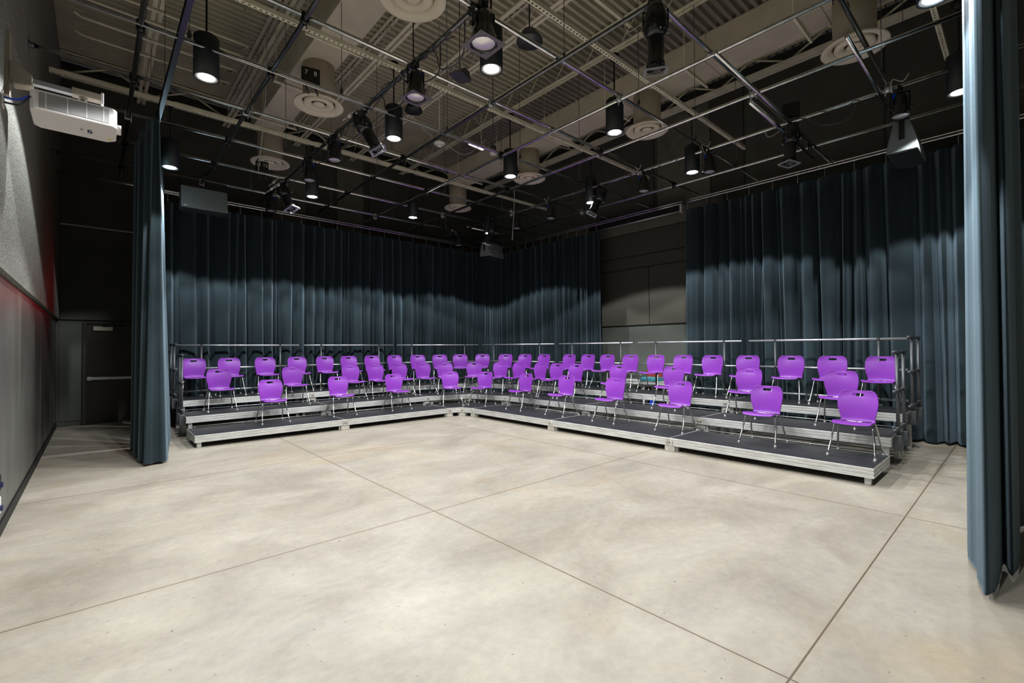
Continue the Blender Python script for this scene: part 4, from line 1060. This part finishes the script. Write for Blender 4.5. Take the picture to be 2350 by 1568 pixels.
# ------------------------------------------------------------------ chairs
def make_chair():
    t = thing('stacking_chair', None, 'chair')
    # shell profile in local coords: +Y is the way the sitter faces, back top at y=0
    prof = [(0.425, 0.412), (0.418, 0.428), (0.38, 0.438), (0.30, 0.432), (0.20, 0.422), (0.12, 0.412), (0.075, 0.414), (0.052, 0.432), (0.044, 0.47), (0.044, 0.54), (0.040, 0.61), (0.030, 0.67), (0.021, 0.712), (0.015, 0.734), (0.008, 0.770), (0.002, 0.796), (0.0, 0.808)]
    half = [0.192, 0.205, 0.214, 0.215, 0.210, 0.198, 0.186, 0.180, 0.185, 0.203, 0.217, 0.219, 0.214, 0.209, 0.198, 0.176, 0.140]
    us = [-1, -0.92, -0.72, -0.45, -0.30, -0.14, 0, 0.14, 0.30, 0.45, 0.72, 0.92, 1]
    rows = []
    for i, ((y, z), h) in enumerate(zip(prof, half)):
        row = []
        back = min(1, max(0, (i-6)/3))
        for u in us:
            x = u*h
            cy = 0.032*u*u*back          # back curves forward at the sides
            cz = -0.012*(1-u*u)*(1-back) # seat dips in the middle
            lip = 0.0
            row.append((x, y+cy, z+cz))
        rows.append(row)
    mb = MB().grid(rows, True, skip=lambda i, j: i == 13 and 4 <= j <= 7)
    o = mb.obj('seat_shell', M['purple'], t)
    s = o.modifiers.new('sub', 'SUBSURF'); s.levels = 1; s.render_levels = 2
    so = o.modifiers.new('thickness', 'SOLIDIFY'); so.thickness = 0.014; so.offset = 0
    mb = MB()
    for yy in (0.14, 0.29): mb.tube([(-0.16, yy, 0.415), (0.16, yy, 0.415)], 0.0115, 8)
    for xx in (-0.10, 0.10): mb.tube([(xx, 0.12, 0.418), (xx, 0.31, 0.418)], 0.009, 6)
    mb.obj('seat_frame', M['chrome'], t)
    for sx in (-1, 1):
        for yt, yf in ((0.14, -0.035), (0.29, 0.455)):
            d = 1 if yf > yt else -1
            pts = smooth_path([(sx*0.155, yt, 0.415), (sx*0.185, yt+0.008*d, 0.408), (sx*0.20, yt+0.03*d, 0.37), (sx*0.222, (yt+yf)/2, 0.19), (sx*0.242, yf, 0.02)], 3)
            lg = MB().tube(pts, 0.0115, 8).obj('leg', M['chrome'], t)
            MB().lathe([(0.013, 0.035), (0.0155, 0.02), (0.018, 0.008), (0.018, 0.0), (0, 0)], 10, Matrix.Translation((sx*0.242, yf, 0.0))).obj('foot_glide', M['alu'], lg)
    return t
TOP = [(1.54, 11.84, 270), (2.19, 11.84, 270), (2.91, 11.84, 270), (3.61, 11.84, 270), (4.27, 11.84, 270), (4.88, 11.84, 270), (5.52, 11.84, 270), (6.18, 11.84, 270), (6.82, 11.65, 258), (7.45, 11.46, 246), (8.06, 11.28, 234), (8.68, 10.98, 223), (8.93, 10.19, 209), (9.13, 9.56, 196), (9.31, 8.97, 185), (9.4, 8.12, 180), (9.4, 7.49, 180), (9.4, 6.89, 180), (9.4, 6.23, 180), (9.4, 5.57, 180), (9.4, 4.92, 180), (9.4, 4.29, 180), (9.4, 3.6, 180), (9.4, 2.86, 180), (9.4, 2.23, 180), (9.4, 1.56, 180)]
MID = [(1.84, 10.92, 270), (3.23, 10.92, 270), (4.54, 10.92, 270), (5.17, 10.92, 270), (5.83, 10.92, 270), (6.48, 10.83, 262), (7.08, 10.65, 246), (7.92, 10.4, 225), (8.19, 9.54, 203), (8.37, 8.97, 187), (8.45, 8.25, 180), (8.45, 7.7, 180), (8.45, 7.09, 180), (8.45, 5.9, 180), (8.45, 4.62, 180), (8.45, 3.22, 180), (8.45, 1.89, 180)]
FRONT = [(2.55, 10.0, 270), (3.88, 10.0, 270), (5.19, 10.0, 270), (6.7, 9.84, 246), (7.33, 9.12, 200), (7.45, 7.74, 180), (7.45, 6.5, 180), (7.45, 5.27, 180), (7.45, 3.95, 180), (7.45, 2.59, 180), (7.45, 1.49, 180)]
ORD = ['first', 'second', 'third', 'fourth', 'fifth', 'sixth', 'seventh', 'eighth', 'ninth', 'tenth', 'eleventh', 'twelfth', 'thirteenth']
cproto = make_chair(); first = True
for nm, lst, z in (('back', TOP, TZ[2]), ('middle', MID, TZ[1]), ('front', FRONT, TZ[0])):
    n = len(lst)
    for i, (x, y, hd) in enumerate(lst):
        o = cproto if first else copy_tree(cproto); first = False
        hr = math.radians(hd)
        f = Vector((math.cos(hr), math.sin(hr)))
        x += f.x*0.02; y += f.y*0.02
        o.location = (x, y, z+0.001); o.rotation_euler = (0, 0, hr - PI/2)
        if i < (n+1)//2:
            ps = ORD[i] + ' from the left end' if i else 'at the far left end'
        else:
            k = n-1-i; ps = ORD[k] + ' from the right end' if k else 'at the far right end'
        o['label'] = 'purple plastic chair with chrome legs, %s row of the risers, %s' % (nm, ps)
        o['group'] = 'purple chairs on the risers'

# ------------------------------------------------------------------ table with props behind the right bank
t = thing('folding_table', 'white table behind the rails in the curtain gap', 'table', (10.35, 6.4, 0))
MB().box(-0.25, 0.25, -0.75, 0.75, 0.72, 0.76).obj('tabletop', M['white'], t)
MB().box(-0.27, -0.25, -0.75, 0.75, 0.68, 0.76).obj('apron', M['white'], t)
for sx in (-0.2, 0.2):
    for sy in (-0.65, 0.0, 0.65): MB().box(sx-0.02, sx+0.02, sy-0.02, sy+0.02, 0, 0.72).obj('leg', M['white'], t)
o = bevel(MB().box(10.12, 10.42, 6.02, 6.5, 0.762, 0.86).obj('printed_box', M['teal']), 0.01); tag(o, 'teal patterned flat box lying on the white table', 'box')
o = bevel(MB().box(10.44, 10.56, 6.0, 6.5, 0.762, 1.02).obj('red_crate', M['red']), 0.01); tag(o, 'dark red crate at the back of the white table', 'crate')
o = bevel(MB().box(10.15, 10.45, 6.3, 6.75, 0.0, 0.30).obj('storage_bag', M['black']), 0.05, 3); tag(o, 'black bag on floor under the white table', 'bag')
o = bevel(MB().box(10.15, 10.3, 6.15, 6.26, 0.0, 0.38).obj('blue_bottle', M['blue']), 0.04, 3); tag(o, 'blue container on the floor under the white table', 'container')

bpy.context.view_layer.update()
